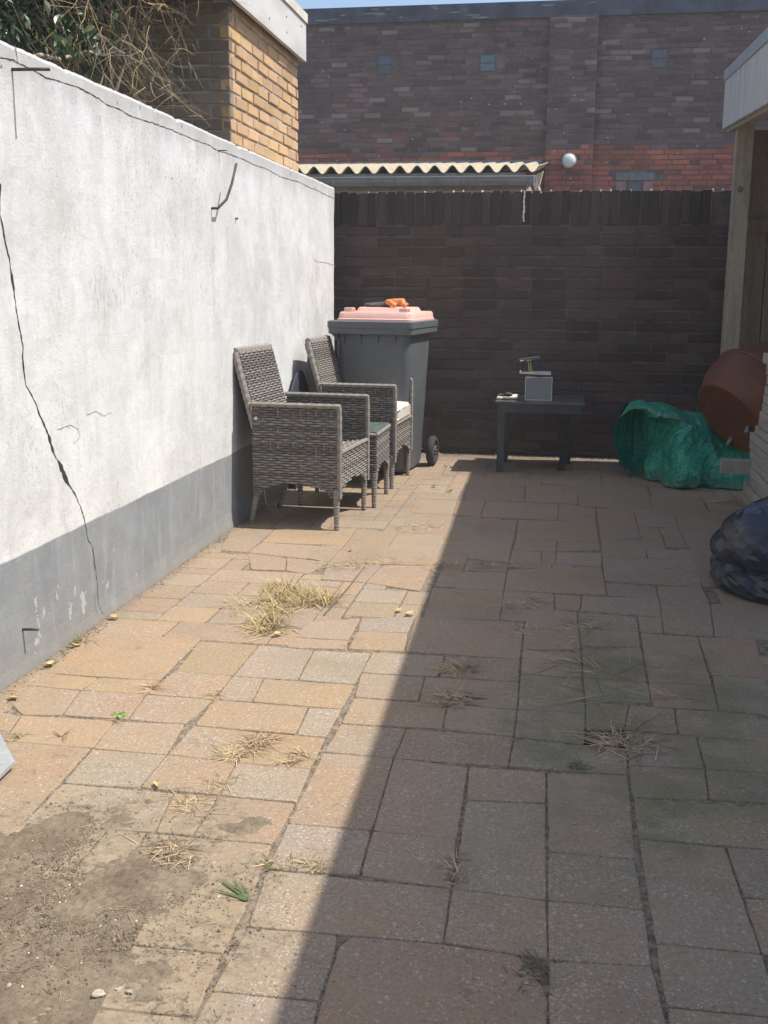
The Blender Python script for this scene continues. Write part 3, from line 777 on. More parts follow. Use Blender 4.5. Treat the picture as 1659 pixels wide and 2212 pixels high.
for s in singles:
    cx, yo, zz, L, col, hd = s
    if id(s) in pick:
        src = fhd if L < 0.13 else fv
        o = link('brick', R.choice(src), None, far); o.location = (cx, yo, zz); o.scale = (L / (0.1 if L < 0.13 else FL), 1, 1); o.rotation_euler = (0, R.uniform(-.01, .01), R.uniform(-.008, .008)); o.color = (*col, 1)
    else:
        _, V, F = brick_mesh(L, FH, 0.03, R.randint(0, 9999)); b0 = len(restV)
        for v in V: restV.append((v[0] + cx, v[1] + yo, v[2] + zz)); restC.append(col)
        for f_ in F: restF.append(tuple(i + b0 for i in f_))
o = raw('bricks', restV, restF, M_BRICKA, far, cols=restC); o['kind'] = 'stuff'
def glass_mat(name, col, rough=0.25):
    t = NT(name, rough); t.color(t.mix(t.ramp(t.noise(t.pos(), 9, 4), .3, .7), tuple(c * .7 for c in col), col)); t.b.inputs['Specular IOR Level'].default_value = 0.7
    t.bump(t.noise(t.pos(), 40, 3), 0.3, 0.004); return t.m
M_GBLK = glass_mat('glass_block', (0.09, 0.15, 0.19)); M_GBLK2 = glass_mat('dusty_glass_block', (0.085, 0.095, 0.13), 0.5)
for (a, b, c, d), gm in zip(open_[:3], (M_GBLK, M_GBLK2, M_GBLK2)):
    fr = box('glass_block_window', a, b, -0.004, 0.02, c, d, simple('window_mortar', (0.10, 0.09, 0.09), 0.9), far)
    h_ = (d - c - 0.03) / 2
    for i in (0, 1):
        z0 = c + 0.01 + i * (h_ + 0.01); box('glass_block', a + 0.012, b - 0.012, -0.012, -0.001, z0, z0 + h_, gm, fr, 0.004)
M_CONC = simple('grey_lintel', (0.17, 0.175, 0.18), 0.9, 0.25, 14, 0.5, 60, 0.004)
box('lintel', 0.545, 1.04, -0.018, 0.02, 2.618, 2.716, M_CONC, far, 0.003)
box('air_vent', 0.708, 0.874, -0.006, 0.02, 2.44, 2.606, M_GBLK2, far)
for s in (0.62, 0.96): box('vent_reveal', s - 0.062, s + 0.062, -0.012, 0.004, 2.452, 2.606, simple('pink_reveal', (0.28, 0.17, 0.15), 0.9), far)
M_OPAL = simple('opal_lamp', (0.62, 0.64, 0.62), 0.35, 0.06, 5, 0.05)
lamp = thing('bulkhead_lamp', 'round white bulkhead lamp on the red brick pilaster', 'lamp', (-0.062, BY - 0.118, 2.856))
ml = Matrix.Rotation(math.pi / 2, 4, 'X')
lathe('back_ring', [(0.100, 0.0), (0.100, 0.025), (0.088, 0.03)], M_CONC, lamp, 32, ml)
lathe('lamp_glass', [(0.0, 0.075), (0.03, 0.073), (0.06, 0.064), (0.08, 0.045), (0.087, 0.028), (0.087, 0.01)], M_OPAL, lamp, 32, ml)

# ------------------------------------------------------------------ corrugated-roof annex
annex = thing('brick_annex', 'low annex with cream corrugated roof and gutter against the dark brick building', 'building', (0, 11.3, 0))
def asb():
    t = NT('old_fibre_cement', 0.92); p = t.pos()
    c = t.mix(t.ramp(t.noise(p, 7, 6, 0.7), .32, .68), (0.46, 0.39, 0.26), (0.33, 0.29, 0.22))
    c = t.mix(t.math('MULTIPLY', t.ramp(t.noise(p, 22, 5, .7), .55, .72), .7), c, (0.14, 0.125, 0.10)); t.color(c)
    t.bump(t.noise(p, 60, 5), .5, .004); return t.m
M_ASB = asb()
V, F = [], []; xs = [-4.2 + i * 0.0118 for i in range(int((4.2 - 0.31) / 0.0118))]; sl = 0.118
prof = lambda x: 0.037 * math.cos(2 * math.pi * (x + 0.31) / 0.177)
ysr = [0.0, 0.02, 0.6, 1.5, 2.6, 3.685]
for yy in ysr:
    for x in xs: V.append((x, yy + 0.014 * math.sin(x * 5.3) * (1 if yy < 0.1 else 0), 2.395 + yy * sl + prof(x)))
nx = len(xs)
for j in range(len(ysr) - 1):
    for i in range(nx - 1): F.append((j * nx + i, j * nx + i + 1, (j + 1) * nx + i + 1, (j + 1) * nx + i))
ro = raw('corrugated_roof', V, F, M_ASB, annex, smooth=True)
so = ro.modifiers.new('thick', 'SOLIDIFY'); so.thickness = 0.008; so.offset = -1
M_LEAD = simple('lead_flashing', (0.20, 0.23, 0.27), 0.6, 0.2, 3, 0.3, 20, 0.004, 0.2)
box('flashing', -2.15, -0.405, 3.66, 3.694, 2.83, 2.885, M_LEAD, annex); box('flashing', -4.4, -2.16, 3.65, 3.694, 2.79, 2.88, M_LEAD, annex)
M_ZINC = simple('pvc_gutter', (0.30, 0.27, 0.25), 0.6, 0.2, 5, 0.2); M_ZINCL = simple('gutter_lip', (0.55, 0.54, 0.52), 0.4, 0.1)
V, F = [], []
pr = [(-0.065, 0.0), (-0.062, -0.05), (-0.035, -0.085), (0.0, -0.09), (0.03, -0.08), (0.05, -0.04), (0.052, 0.0)]
for x in (-4.2, -0.38):
    for (a, b) in pr: V.append((x, a - 0.02, 2.315 + b))
for i in range(len(pr) - 1): F.append((i, i + 1, len(pr) + i + 1, len(pr) + i))
gut = raw('gutter', V, F, M_ZINC, annex); gs = gut.modifiers.new('t', 'SOLIDIFY'); gs.thickness = 0.004
box('gutter_lip', -4.2, -0.38, -0.093, -0.082, 2.306, 2.318, M_ZINCL, gut)
for i in range(5):
    x = -3.05 + i * 0.66; box('gutter_bracket', x - 0.008, x + 0.008, -0.096, -0.08, 2.24, 2.3, M_ZINC, gut)
box('gutter_end', -0.384, -0.376, -0.088, 0.034, 2.215, 2.318, M_ZINCL, gut)
M_PEACH = simple('peach_brick', (0.52, 0.36, 0.27), 0.9, 0.2, 9, 0.5, 60, 0.004)
box('mortar_core', -4.2, -0.47, 0.06, 3.69, -0.06, 2.36, M_MORTARY, annex)
pbm = [brick_mesh(0.2, 0.052, 0.03, 400 + i)[0] for i in range(3)]
for me in pbm: me.materials.append(M_PEACH)
for r_ in range(5):
    x = -3.0 + (0.105 if r_ % 2 else 0)
    while x < -0.56:
        o = link('brick', R.choice(pbm), None, annex); o.location = (x, 0.055, 2.17 - r_ * 0.063); x += 0.212
box('barge_board', -0.40, -0.355, 0.0, 3.6, 2.26, 2.33, M_ZINCL, annex, 0, Matrix.Translation((0, 0, 0)) @ Matrix.Shear('XY', 4, (0, 0)))
V = [(-0.36, -0.03, 2.33), (-0.30, -0.02, 2.36), (-0.33, -0.02, 2.22), (-0.37, -0.03, 2.18), (-0.36, 0.5, 2.39), (-0.30, 0.5, 2.42), (-0.33, 0.5, 2.28), (-0.37, 0.5, 2.24)]
raw('end_piece', V, [(0,1,2,3),(4,5,6,7),(0,1,5,4),(1,2,6,5),(2,3,7,6),(3,0,4,7)], M_ASB, annex)

# ------------------------------------------------------------------ yellow brick outbuilding on the left
out = thing('brick_outbuilding', 'yellow brick outbuilding with white fascia behind the white wall', 'building', (-1.82, 5.91, 0))
# local: x = -(depth behind face), y along the yard
box('mortar_core', -3.2, -0.008, 0.008, 1.492, -0.06, 2.72, M_MORTARY, out)
ybm = [brick_mesh(0.212, 0.0535, 0.05, 500 + i)[0] for i in range(6)]; yhm = [brick_mesh(0.102, 0.0535, 0.05, 520 + i)[0] for i in range(3)]
for me in ybm + yhm: me.materials.append(M_YBRICK)
row = 0; z = 1.80
while z < 2.72:
    y = 0.0 if row % 2 == 0 else 0.0
    seq = ([0.212] if row % 2 else [0.102]) + [0.212] * 8
    for L in seq:
        b = min(y + L, 1.5)
        if b - y > 0.04:
            o = link('brick', R.choice(yhm if L < .15 else ybm), None, out)
            o.rotation_euler = (R.uniform(-.008, .008), R.uniform(-.01, .01), math.pi / 2 + R.uniform(-.012, .012)); o.location = (R.uniform(-.004, .004), (y + b) / 2, z); o.scale = ((b - y) / L, 1, 1)
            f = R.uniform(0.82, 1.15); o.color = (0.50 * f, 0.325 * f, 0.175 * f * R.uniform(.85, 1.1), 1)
        y += L + 0.0115
    x = 0.0
    seq = ([0.102] if row % 2 else [0.212]) + [0.212] * 7
    for L in seq:
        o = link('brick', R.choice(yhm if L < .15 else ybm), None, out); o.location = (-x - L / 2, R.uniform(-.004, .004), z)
        f = R.uniform(0.55, 0.8); o.color = (0.34 * f, 0.27 * f, 0.20 * f, 1); x += L + 0.0115  # end-face bricks coloured darker, the face's shade painted into them
    z += 0.0665; row += 1
M_FASC = simple('weathered_white_board', (0.52, 0.50, 0.47), 0.8, 0.14, 5, 0.35, 40, 0.003, 0, (1, 0.25, 1))
M_SOFF = simple('soffit_board', (0.20, 0.19, 0.18), 0.85, 0.2)
M_CAP = simple('roof_trim', (0.60, 0.55, 0.46), 0.7, 0.15)
box('soffit', -3.3, 0.031, -0.05, 1.505, 2.722, 2.745, M_SOFF, out)
fb = box('fascia', 0.032, 0.056, -3.0, 1.512, 2.668, 2.905, M_FASC, out)
box('roof_trim', 0.020, 0.066, -3.0, 1.52, 2.906, 2.962, M_CAP, out)
box('roof_deck', -3.4, 0.018, -3.0, 1.50, 2.86, 2.955, simple('roof_felt', (0.08, 0.08, 0.08), 0.9), out)
for (yy, zz) in ((0.6, 2.86), (0.6, 2.73), (1.0, 2.83), (1.0, 2.74), (1.38, 2.86), (0.2, 2.75), (0.2, 2.86)):
    tube('screw_head', [(0.054, yy, zz), (0.0585, yy, zz)], 0.006, M_IRON, fb, 8)

# ------------------------------------------------------------------ open timber lean-to on the right
def wood(name, c0_, c1_, sc_=(1, 1, 1), rough=0.85, grain=26):
    t = NT(name, rough); v = t.scale(t.objc(), sc_)
    g = t.noise(v, grain, 6, 0.65, 1.2); b = t.noise(v, 3.0, 4, 0.6)
    c = t.mix(t.ramp(g, .3, .7), c0_, c1_); c = t.mix(t.math('MULTIPLY', t.ramp(b, .45, .7), .5), c, tuple(x_ * .62 for x_ in c0_))
    t.color(c); t.bump(g, .45, .003); return t.m
M_WGREY = wood('grey_timber', (0.25, 0.215, 0.17), (0.36, 0.32, 0.26), (6, 6, 0.6))
M_WPLANK = wood('old_planking', (0.115, 0.09, 0.072), (0.20, 0.165, 0.13), (6, 6, 0.6))
M_WFAS = wood('silvered_fascia', (0.42, 0.41, 0.39), (0.55, 0.54, 0.52), (4, 4, 0.5), 0.85, 14)
M_WSTK = wood('sawn_boards', (0.30, 0.275, 0.235), (0.42, 0.395, 0.345), (8, 0.5, 8))
M_ALU = simple('aluminium_trim', (0.42, 0.46, 0.50), 0.4, 0.08, 3, 0.05, 40, 0.001, 0.6)
shed = thing('lean_to', 'open timber lean-to with silvered fascia and corner post on the right', 'shed', (1.0, 7.9, 0))
# roof edge: far end (0.975, 7.98, bottom 2.28 / top 2.655), near end (0.88, 0.9, top 2.13)
def edge(t): return Vector((0.978 + (0.875 - 0.978) * t, 7.98 + (0.9 - 7.98) * t, 2.282 - 0.515 * t))
def prism(name, x0, x1, z0, z1, mat, parent, t0=0.0, t1=1.0):
    V = []
    for t in (t0, t1):
        e = edge(t) - Vector((1.0, 7.9, 0))
        for (a, b) in ((x0, z0), (x1, z0), (x1, z1), (x0, z1)): V.append((e.x + a, e.y, e.z + b))
    return raw(name, V, [(0,1,2,3),(7,6,5,4),(0,4,5,1),(1,5,6,2),(2,6,7,3),(3,7,4,0)], mat, parent)
prism('fascia', 0.0, 0.026, 0.0, 0.305, M_WFAS, shed, 0.0008)
prism('metal_trim', -0.010, 0.05, 0.307, 0.372, M_ALU, shed)
prism('roof_deck', 0.029, 2.6, 0.22, 0.345, simple('roofing_felt', (0.06, 0.06, 0.065), 0.9), shed, 0.001)
prism('edge_beam', 0.029, 0.11, -0.022, 0.20, M_WGREY, shed, 0.004)
for i in range(9): prism('rafter', 0.115, 2.5, 0.06, 0.215, M_WPLANK, shed, 0.02 + i * 0.115, 0.028 + i * 0.115)
box('post', 0.033, 0.137, -0.27, -0.165, -0.06, 2.25, M_WGREY, shed, 0.006)
V, F = [], []
kp = Vector((0.075, -0.272, 1.86))
tube_into(V, F, [kp, kp + Vector((0, -0.004, 0))], [0.020, 0.016], 12); raw('post_knot', V, F, M_WPLANK, shed)
box('post', 0.0, 0.10, -6.8, -6.7, -0.06, 1.79, M_WGREY, shed, 0.006)
x = 0.165
while x < 2.4:
    w = R.uniform(0.13, 0.16); box('plank', x, x + w, 0.05 + R.uniform(0, .006), 0.075, -0.02, 2.27, M_WPLANK, shed, 0.003); x += w + 0.006
for zr in (0.5, 1.6): box('rail', 0.16, 2.45, 0.012, 0.048, zr, zr + 0.09, M_WPLANK, shed)

# ------------------------------------------------------------------ wicker furniture
def wicker():
    t = NT('poly_wicker', 0.55); c = t.n('ShaderNodeAttribute', attribute_name='Col').outputs['Color']; p = t.objc()
    c = t.mix(t.math('MULTIPLY', t.ramp(t.noise(p, 40, 4, .7), .35, .7), .5), c, t.mix(1.0, c, (0.62, 0.6, 0.58), 'MULTIPLY')); t.color(c)
    t.bump(t.noise(p, 220, 3), .3, .001); t.b.inputs['Specular IOR Level'].default_value = 0.35; return t.m
M_WICK = wicker()
M_WCORE = simple('wicker_core', (0.055, 0.05, 0.045), 0.9, 0.2)
LIGHT, DARK = (0.30, 0.268, 0.232), (0.19, 0.170, 0.150)
def weave(name, f, vlen, spans, parent, seed=0, rs=0.0128, st=0.040, amp=0.0030):
    r = random.Random(seed); V, F, C = [], [], []
    CV, CF = [], []
    n = int(vlen / rs)
    for i in range(n):
        v = (i + 0.5) * vlen / n
        base = LIGHT if r.random() < 0.52 else DARK
        for (a, b) in spans(v):
            if b - a < 0.02: continue
            m = max(4, int((b - a) / st * 4)); b0 = len(V)
            hh = rs * r.uniform(0.40, 0.46)
            ph = math.pi * (i % 2) + (0.6 if i % 3 == 2 else 0)
            for k in range(m + 1):
                u_ = a + (b - a) * k / m
                off = amp * math.sin(math.pi * u_ / st + ph)
                pin = 0.72 + 0.28 * abs(math.sin(math.pi * u_ / st + ph))
                jit = r.uniform(-0.0009, 0.0009)
                s_ = 1 if (int(u_ / st * 2) % 2) else 0.86
                for (dv, dn) in ((hh * pin, 0), (0, 0.0042), (-hh * pin, 0), (0, -0.0042)):
                    V.append(f(u_, v + dv + jit, off + dn)); C.append(tuple(c * s_ * r.uniform(.93, 1.07) for c in base))
            for k in range(m):
                for q in range(4):
                    a_ = b0 + 4 * k + q; b_ = b0 + 4 * k + (q + 1) % 4; F.append((a_, b_, b_ + 4, a_ + 4))
            c0_ = len(CV)
            for (uu, vv) in ((a, v - rs * .52), (b, v - rs * .52), (b, v + rs * .52), (a, v + rs * .52)): CV.append(f(uu, vv, 0))
            CF.append((c0_, c0_ + 1, c0_ + 2, c0_ + 3))
    # upright stakes peeping through
    u0 = min(s[0] for s in spans(vlen * .9)); u1 = max(s[1] for s in spans(vlen * .9)); uu = u0 + st * .5
    while uu < u1:
        for i in range(n):
            v = (i + 0.5) * vlen / n
            if r.random() < 0.20 and any(a + .01 < uu < b - .01 for a, b in spans(v)):
                b0 = len(V)
                for (du, dv, dn) in ((-.0028, -rs * .6, .0058), (.0028, -rs * .6, .0058), (.0028, rs * .6, .0058), (-.0028, rs * .6, .0058)): V.append(f(uu + du, v + dv, dn)); C.append(LIGHT)
                F.append((b0, b0 + 1, b0 + 2, b0 + 3))
                b0 = len(V)
                for (du, dv, dn) in ((-.0028, -rs * .6, -.0058), (.0028, -rs * .6, -.0058), (.0028, rs * .6, -.0058), (-.0028, rs * .6, -.0058)): V.append(f(uu + du, v + dv, dn)); C.append(LIGHT)
                F.append((b0, b0 + 3, b0 + 2, b0 + 1))
        uu += st
    o = raw(name, V, F, M_WICK, parent, smooth=False, cols=C)
    raw('core', CV, CF, M_WCORE, o)  # dark sheet added inside the weave to block light
    return o
def braid(name, pts, parent, rad=0.012, seed=1):
    r = random.Random(seed); V, F, C = [], [], []
    P = []
    for i in range(len(pts) - 1):
        A, B = Vector(pts[i]), Vector(pts[i + 1]); k_ = max(2, int((B - A).length / 0.012))
        for m in range(k_): P.append(A.lerp(B, m / k_))
    P.append(Vector(pts[-1]))
    rr = [rad * (0.93 + 0.10 * abs(math.sin(i * 1.05))) for i in range(len(P))]
    tube_into(V, F, P, rr, 6)
    for i in range(len(P)):
        c = LIGHT if (i // 2) % 2 else DARK
        for q in range(6): C.append(tuple(x_ * r.uniform(.85, 1.15) for x_ in (c if q % 2 else LIGHT)))
    return raw(name, V, F, M_WICK, parent, cols=C)
M_FOOT = simple('plastic_foot', (0.05, 0.05, 0.05), 0.6)
def wleg(parent, top, foot, r0=0.019, r1=0.0125):
    V, F, C = [], [], []; A, B = Vector(top), Vector(foot); n = 26
    P = [A.lerp(B, i / n) for i in range(n + 1)]; rr = [(r0 + (r1 - r0) * i / n) * (1.06 if i % 2 else 0.94) for i in range(n + 1)]
    tube_into(V, F, P, rr, 8)
    for i in range(n + 1):
        for q in range(8): C.append(tuple(c * (1.0 if i % 3 else 0.72) for c in LIGHT))
    o = raw('leg', V, F, M_WICK, parent, cols=C)
    tube('foot_cap', [B + Vector((0, 0, 0.018)), B + Vector((0, 0, 0.0005))], r1 * 1.02, M_FOOT, o)
    return o
def arch(lo, mid, u0, u1, vtop):
    """row spans of a panel whose lower edge is a shallow arch between two legs"""
    def sp(v):
        z = v
        if z >= mid: return [(u0, u1)]
        t = (z - lo) / max(1e-5, (mid - lo)); t = max(0.0, min(1.0, t))
        e = 0.045 + (u1 - u0) * 0.42 * (1 - math.sqrt(max(0.0, 1 - t * t)))
        return [(u0, u0 + e), (u1 - e, u1)] if e < (u1 - u0) / 2 else [(u0, u1)]
    return sp
def chair(label, loc, rz, W=0.56, D=0.48, seat_z=0.395, cushion=None):
    t = thing('wicker_chair', label, 'chair', loc, rz, 'wicker armchairs against the white wall')
    w, d = W / 2, D / 2; AZ_ = 0.635
    for s in (-1, 1):
        z0 = 0.165
        f = lambda u_, v, n, s=s: Vector((u_ - d, s * (w + n), z0 + v - 0.0 + (0.012 * (u_ / D) if False else 0)))
        weave('side_panel', f, AZ_ - z0 - 0.008, arch(0.0, 0.065, 0.0, D, 1), t, 20 + s)
        braid('arm_rail', [(-d - 0.01, s * w, AZ_ - 0.004), (d + 0.004, s * w, AZ_ - 0.004), (d + 0.006, s * w, AZ_ - 0.05), (d + 0.006, s * w, 0.17)], t, 0.0135, 5 + s)
    f = lambda u_, v, n: Vector((d + n + 0.003, u_ - w, 0.155 + v))
    weave('front_panel', f, seat_z - 0.155, arch(0.0, 0.075, 0.0, W, 1), t, 31)
    f = lambda u_, v, n: Vector((v - d, u_ - w, seat_z + n - 0.02 * math.sin(math.pi * v / D)))
    weave('seat', f, D, lambda v: [(0.012, W - 0.012)], t, 33)
    braid('seat_edge', [(d + 0.004, -w, seat_z), (d + 0.004, w, seat_z)], t, 0.011, 8)
    bw = W - 0.05; x0, z0, x1, z1 = -d + 0.07, seat_z - 0.06, -d - 0.075, 0.885
    bl = math.hypot(x1 - x0, z1 - z0); ex, ez = (x1 - x0) / bl, (z1 - z0) / bl
    for nm, o_ in (('backrest', 0.0), ('backrest_rear', -0.04)):
        f = lambda u_, v, n, o_=o_: Vector((x0 + ex * v + ez * (n + o_), u_ - bw / 2, z0 + ez * v - ex * (n + o_)))
        weave(nm, f, bl, lambda v: [(0.0, bw)], t, 35 + int(o_ * 100))
    top = [Vector((x1 - 0.02 * ez, -bw / 2, z1 + 0.004)), Vector((x1 - 0.02 * ez, bw / 2, z1 + 0.004))]
    braid('back_rail', top, t, 0.022, 12)
    for s in (-1, 1): braid('back_edge', [(x1 - 0.02 * ez, s * bw / 2, z1), (x0 - 0.02 * ez, s * bw / 2, z0)], t, 0.0205, 14 + s)
    for s in (-1, 1):
        wleg(t, (d - 0.01, s * (w - 0.004), 0.21), (d - 0.012, s * (w - 0.006), 0.0))
        wleg(t, (-d + 0.03, s * (w - 0.02), 0.24), (-d - 0.035, s * (w - 0.055), 0.0))
        V, F = [], []; tube_into(V, F, [(-d + 0.025, s * (w + 0.008), 0.56), (-d + 0.025, s * (w + 0.013), 0.56)], 0.009, 10); raw('bolt', V, F, simple('bolt_zinc', (0.6, 0.6, 0.6), 0.4, 0.1, metal=0.5), t)
    return t
chair('grey-brown wicker armchair nearest the camera, without a cushion', (-1.312, 5.588, 0), -0.07, 0.565, 0.455)
CH2 = (-1.232, 6.80, 0)
chair('grey-brown wicker armchair with cream cushion in front of the wheelie bin', CH2, -0.05, 0.525, 0.455)
M_CUSH = simple('cream_cushion', (0.58, 0.53, 0.47), 0.9, 0.08, 6, 0.3, 300, 0.001)
bm = bmesh.new(); bbox(bm, -0.20, 0.238, -0.225, 0.225, 0.0, 0.088)
bmesh.ops.subdivide_edges(bm, edges=bm.edges[:], cuts=5, use_grid_fill=True)
for v in bm.verts:
    q = v.co; e = max(0, 1 - (abs(q.y) / 0.225) ** 3) * max(0, 1 - (abs(q.x - 0.026) / 0.236) ** 3)
    if q.z > 0.04: q.z += 0.014 * e + 0.004 * fbm((q.x * 9, q.y * 9, 0))
    else: q.z -= 0.004 * e
bmesh.ops.bevel(bm, geom=[e for e in bm.edges if e.calc_face_angle(0) > 1.2], offset=0.015, segments=3, affect='EDGES')
cu = obj('seat_cushion', bm, M_CUSH, None, True); cu.location = (CH2[0], CH2[1], 0.412); cu.rotation_euler = (0, 0.05, -0.05)
tag(cu, 'thick cream seat cushion on the farther wicker armchair', 'cushion')

# wicker side table with glass top
tb = thing('side_table', 'small wicker side table with green glass top between the two armchairs', 'table', (-1.245, 6.135, 0))
a = 0.225
for nm, f in (('near_apron', lambda u_, v, n: Vector((u_ - a, -a - n, 0.16 + v))), ('far_apron', lambda u_, v, n: Vector((u_ - a, a + n, 0.16 + v))), ('front_apron', lambda u_, v, n: Vector((a + n, u_ - a, 0.16 + v))), ('back_apron', lambda u_, v, n: Vector((-a - n, u_ - a, 0.16 + v)))):
    weave('apron', f, 0.25, arch(0.0, 0.07, 0.0, 2 * a, 1), tb, hash(nm) % 50 if False else len(nm))
for sx in (-1, 1):
    for sy in (-1, 1): wleg(tb, (sx * (a - .012), sy * (a - .012), 0.2), (sx * (a - .012), sy * (a - .012), 0))
for q in (((-a, -a), (a, -a)), ((a, -a), (a, a)), ((a, a), (-a, a)), ((-a, a), (-a, -a))): braid('rim', [(q[0][0], q[0][1], 0.412), (q[1][0], q[1][1], 0.412)], tb, 0.012, 3)
tg = NT('green_glass', 0.06); tg.color((0.30, 0.42, 0.38)); tg.b.inputs['Transmission Weight'].default_value = 0.55; tg.b.inputs['Specular IOR Level'].default_value = 0.8
box('glass_top', -a + .004, a + .002, -a + .004, a - .004, 0.4245, 0.4305, tg.m, tb, 0.002)
box('top_board', -a + .01, a - .01, -a + .01, a - .01, 0.402, 0.414, M_WCORE, tb)

# peaked dark cutout against the wall, shaped and toned like a shadow
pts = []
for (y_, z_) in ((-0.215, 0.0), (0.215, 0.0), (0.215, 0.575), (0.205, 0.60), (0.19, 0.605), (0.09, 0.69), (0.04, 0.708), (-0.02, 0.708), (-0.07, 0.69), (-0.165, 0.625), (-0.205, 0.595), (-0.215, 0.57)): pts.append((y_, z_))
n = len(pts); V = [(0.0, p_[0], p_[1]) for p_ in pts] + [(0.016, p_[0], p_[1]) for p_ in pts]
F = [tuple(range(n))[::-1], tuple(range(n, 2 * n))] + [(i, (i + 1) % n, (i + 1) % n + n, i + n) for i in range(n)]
o = raw('board', V, F, simple('shadow_toned_cutout', (0.028, 0.033, 0.042), 0.8, 0.2, 5, 0.3), None); o.location = (WX + 0.045, 6.60, 0.0); o.rotation_euler = (0, -0.03, 0)
tag(o, 'dark shadow-toned cutout with rounded peaked top on the white wall between the chairs', 'board')

# ------------------------------------------------------------------ wheelie bin
def rrect(w, d, r, n=5):
    P = []
    for (sx, sy, a0) in ((1, 1, 0), (-1, 1, 90), (-1, -1, 180), (1, -1, 270)):
        for i in range(n + 1):
            t = math.radians(a0 + 90 * i / n); P.append((sx * (w / 2 - r) + r * math.cos(t), sy * (d / 2 - r) + r * math.sin(t)))
    return P
def loft(name, secs, mat, parent, smooth=True, cap0=True, cap1=True, n=5):
    V, F = [], []
    for (w, d, r, z, ox, oy) in secs:
        for (x_, y_) in rrect(w, d, r, n): V.append((x_ + ox, y_ + oy, z))
    m = 4 * (n + 1)
    for k_ in range(len(secs) - 1):
        for i in range(m): F.append((k_ * m + i, k_ * m + (i + 1) % m, (k_ + 1) * m + (i + 1) % m, (k_ + 1) * m + i))
    if cap0: F.append(tuple(range(m))[::-1])
    if cap1: F.append(tuple((len(secs) - 1) * m + i for i in range(m)))
    o = raw(name, V, F, mat, parent)
    if smooth:
        for p_ in o.data.polygons: p_.use_smooth = len(p_.vertices) == 4
        try:
            o.data.set_sharp_from_angle(angle=math.radians(35))
        except Exception: pass
    return o
M_BIN = simple('grey_bin_plastic', (0.098, 0.106, 0.114), 0.5, 0.12, 4, 0.25, 180, 0.001)
M_LID = simple('faded_pink_lid', (0.72, 0.44, 0.38), 0.45, 0.07, 5, 0.15, 150, 0.001)
M_LIDH = simple('orange_red_grip', (0.68, 0.20, 0.12), 0.45, 0.1)
M_TYRE = simple('rubber_tyre', (0.032, 0.032, 0.034), 0.85, 0.2, 20, 0.4, 90, 0.002)
M_HUB = simple('wheel_hub', (0.20, 0.20, 0.20), 0.45, 0.15, metal=0.4)
wb = thing('wheelie_bin', 'dark grey wheelie bin with faded pink lid in the yard corner', 'bin', (-1.205, 7.30, 0), -0.115)
loft('body', [(0.42, 0.44, .06, 0.02, 0, -0.02), (0.44, 0.47, .06, 0.06, 0, -0.02), (0.505, 0.60, .06, 0.93, 0, -0.01)], M_BIN, wb)
loft('rim', [(0.535, 0.66, .035, 0.915, 0, -0.01), (0.575, 0.70, .035, 0.925, 0, -0.01), (0.575, 0.70, .035, 0.957, 0, -0.01), (0.585, 0.71, .035, 0.962, 0, -0.01), (0.585, 0.71, .035, 1.000, 0, -0.01), (0.57, 0.69, .035, 1.006, 0, -0.01)], M_BIN, wb)
for i in range(4):
    x_ = -0.19 + i * 0.115; V = [(x_ - .006, -0.335, .915), (x_ + .006, -0.335, .915), (x_ + .003, -0.300, .84), (x_ - .003, -0.300, .84), (x_ - .006, -0.29, .915), (x_ + .006, -0.29, .915), (x_ + .003, -0.285, .84), (x_ - .003, -0.285, .84)]
    raw('gusset', V, [(0,1,2,3),(7,6,5,4),(0,3,7,4),(1,5,6,2),(0,4,5,1),(3,2,6,7)], M_BIN, wb)
V = [(-0.262, -0.33, .915), (-0.235, -0.315, .915), (-0.205, -0.29, .835), (-0.215, -0.27, .84), (-0.262, -0.2, .915)]
raw('corner_gusset', V, [(0, 1, 2), (1, 2, 3), (0, 2, 3), (0, 3, 4), (1, 3, 4), (0, 1, 4)], M_BIN, wb)
lid = loft('lid', [(0.520, 0.630, .05, 1.006, 0.012, 0.01), (0.520, 0.630, .05, 1.016, 0.012, 0.01), (0.508, 0.615, .05, 1.020, 0.012, 0.012), (0.50, 0.605, .05, 1.052, 0.012, 0.014), (0.485, 0.59, .05, 1.062, 0.012, 0.016)], M_LID, wb)
loft('lid_plateau', [(0.36, 0.42, .05, 1.060, 0.015, 0.05), (0.335, 0.39, .05, 1.086, 0.015, 0.05), (0.32, 0.37, .05, 1.090, 0.015, 0.05)], M_LID, lid)
for s in (-1, 1):
    g_ = box('lid_grip', s * 0.185 - 0.028 + 0.012, s * 0.185 + 0.028 + 0.012, -0.27, -0.20, 1.058, 1.088, M_LID, lid, 0.006)
    box('grip_slot', s * 0.185 + 0.005 + 0.012, s * 0.185 + 0.031 + 0.012, -0.262, -0.208, 1.060, 1.082, M_LIDH, lid)
tube('axle', [(-0.25, 0.235, 0.105), (0.318, 0.235, 0.105)], 0.011, M_IRON, wb)
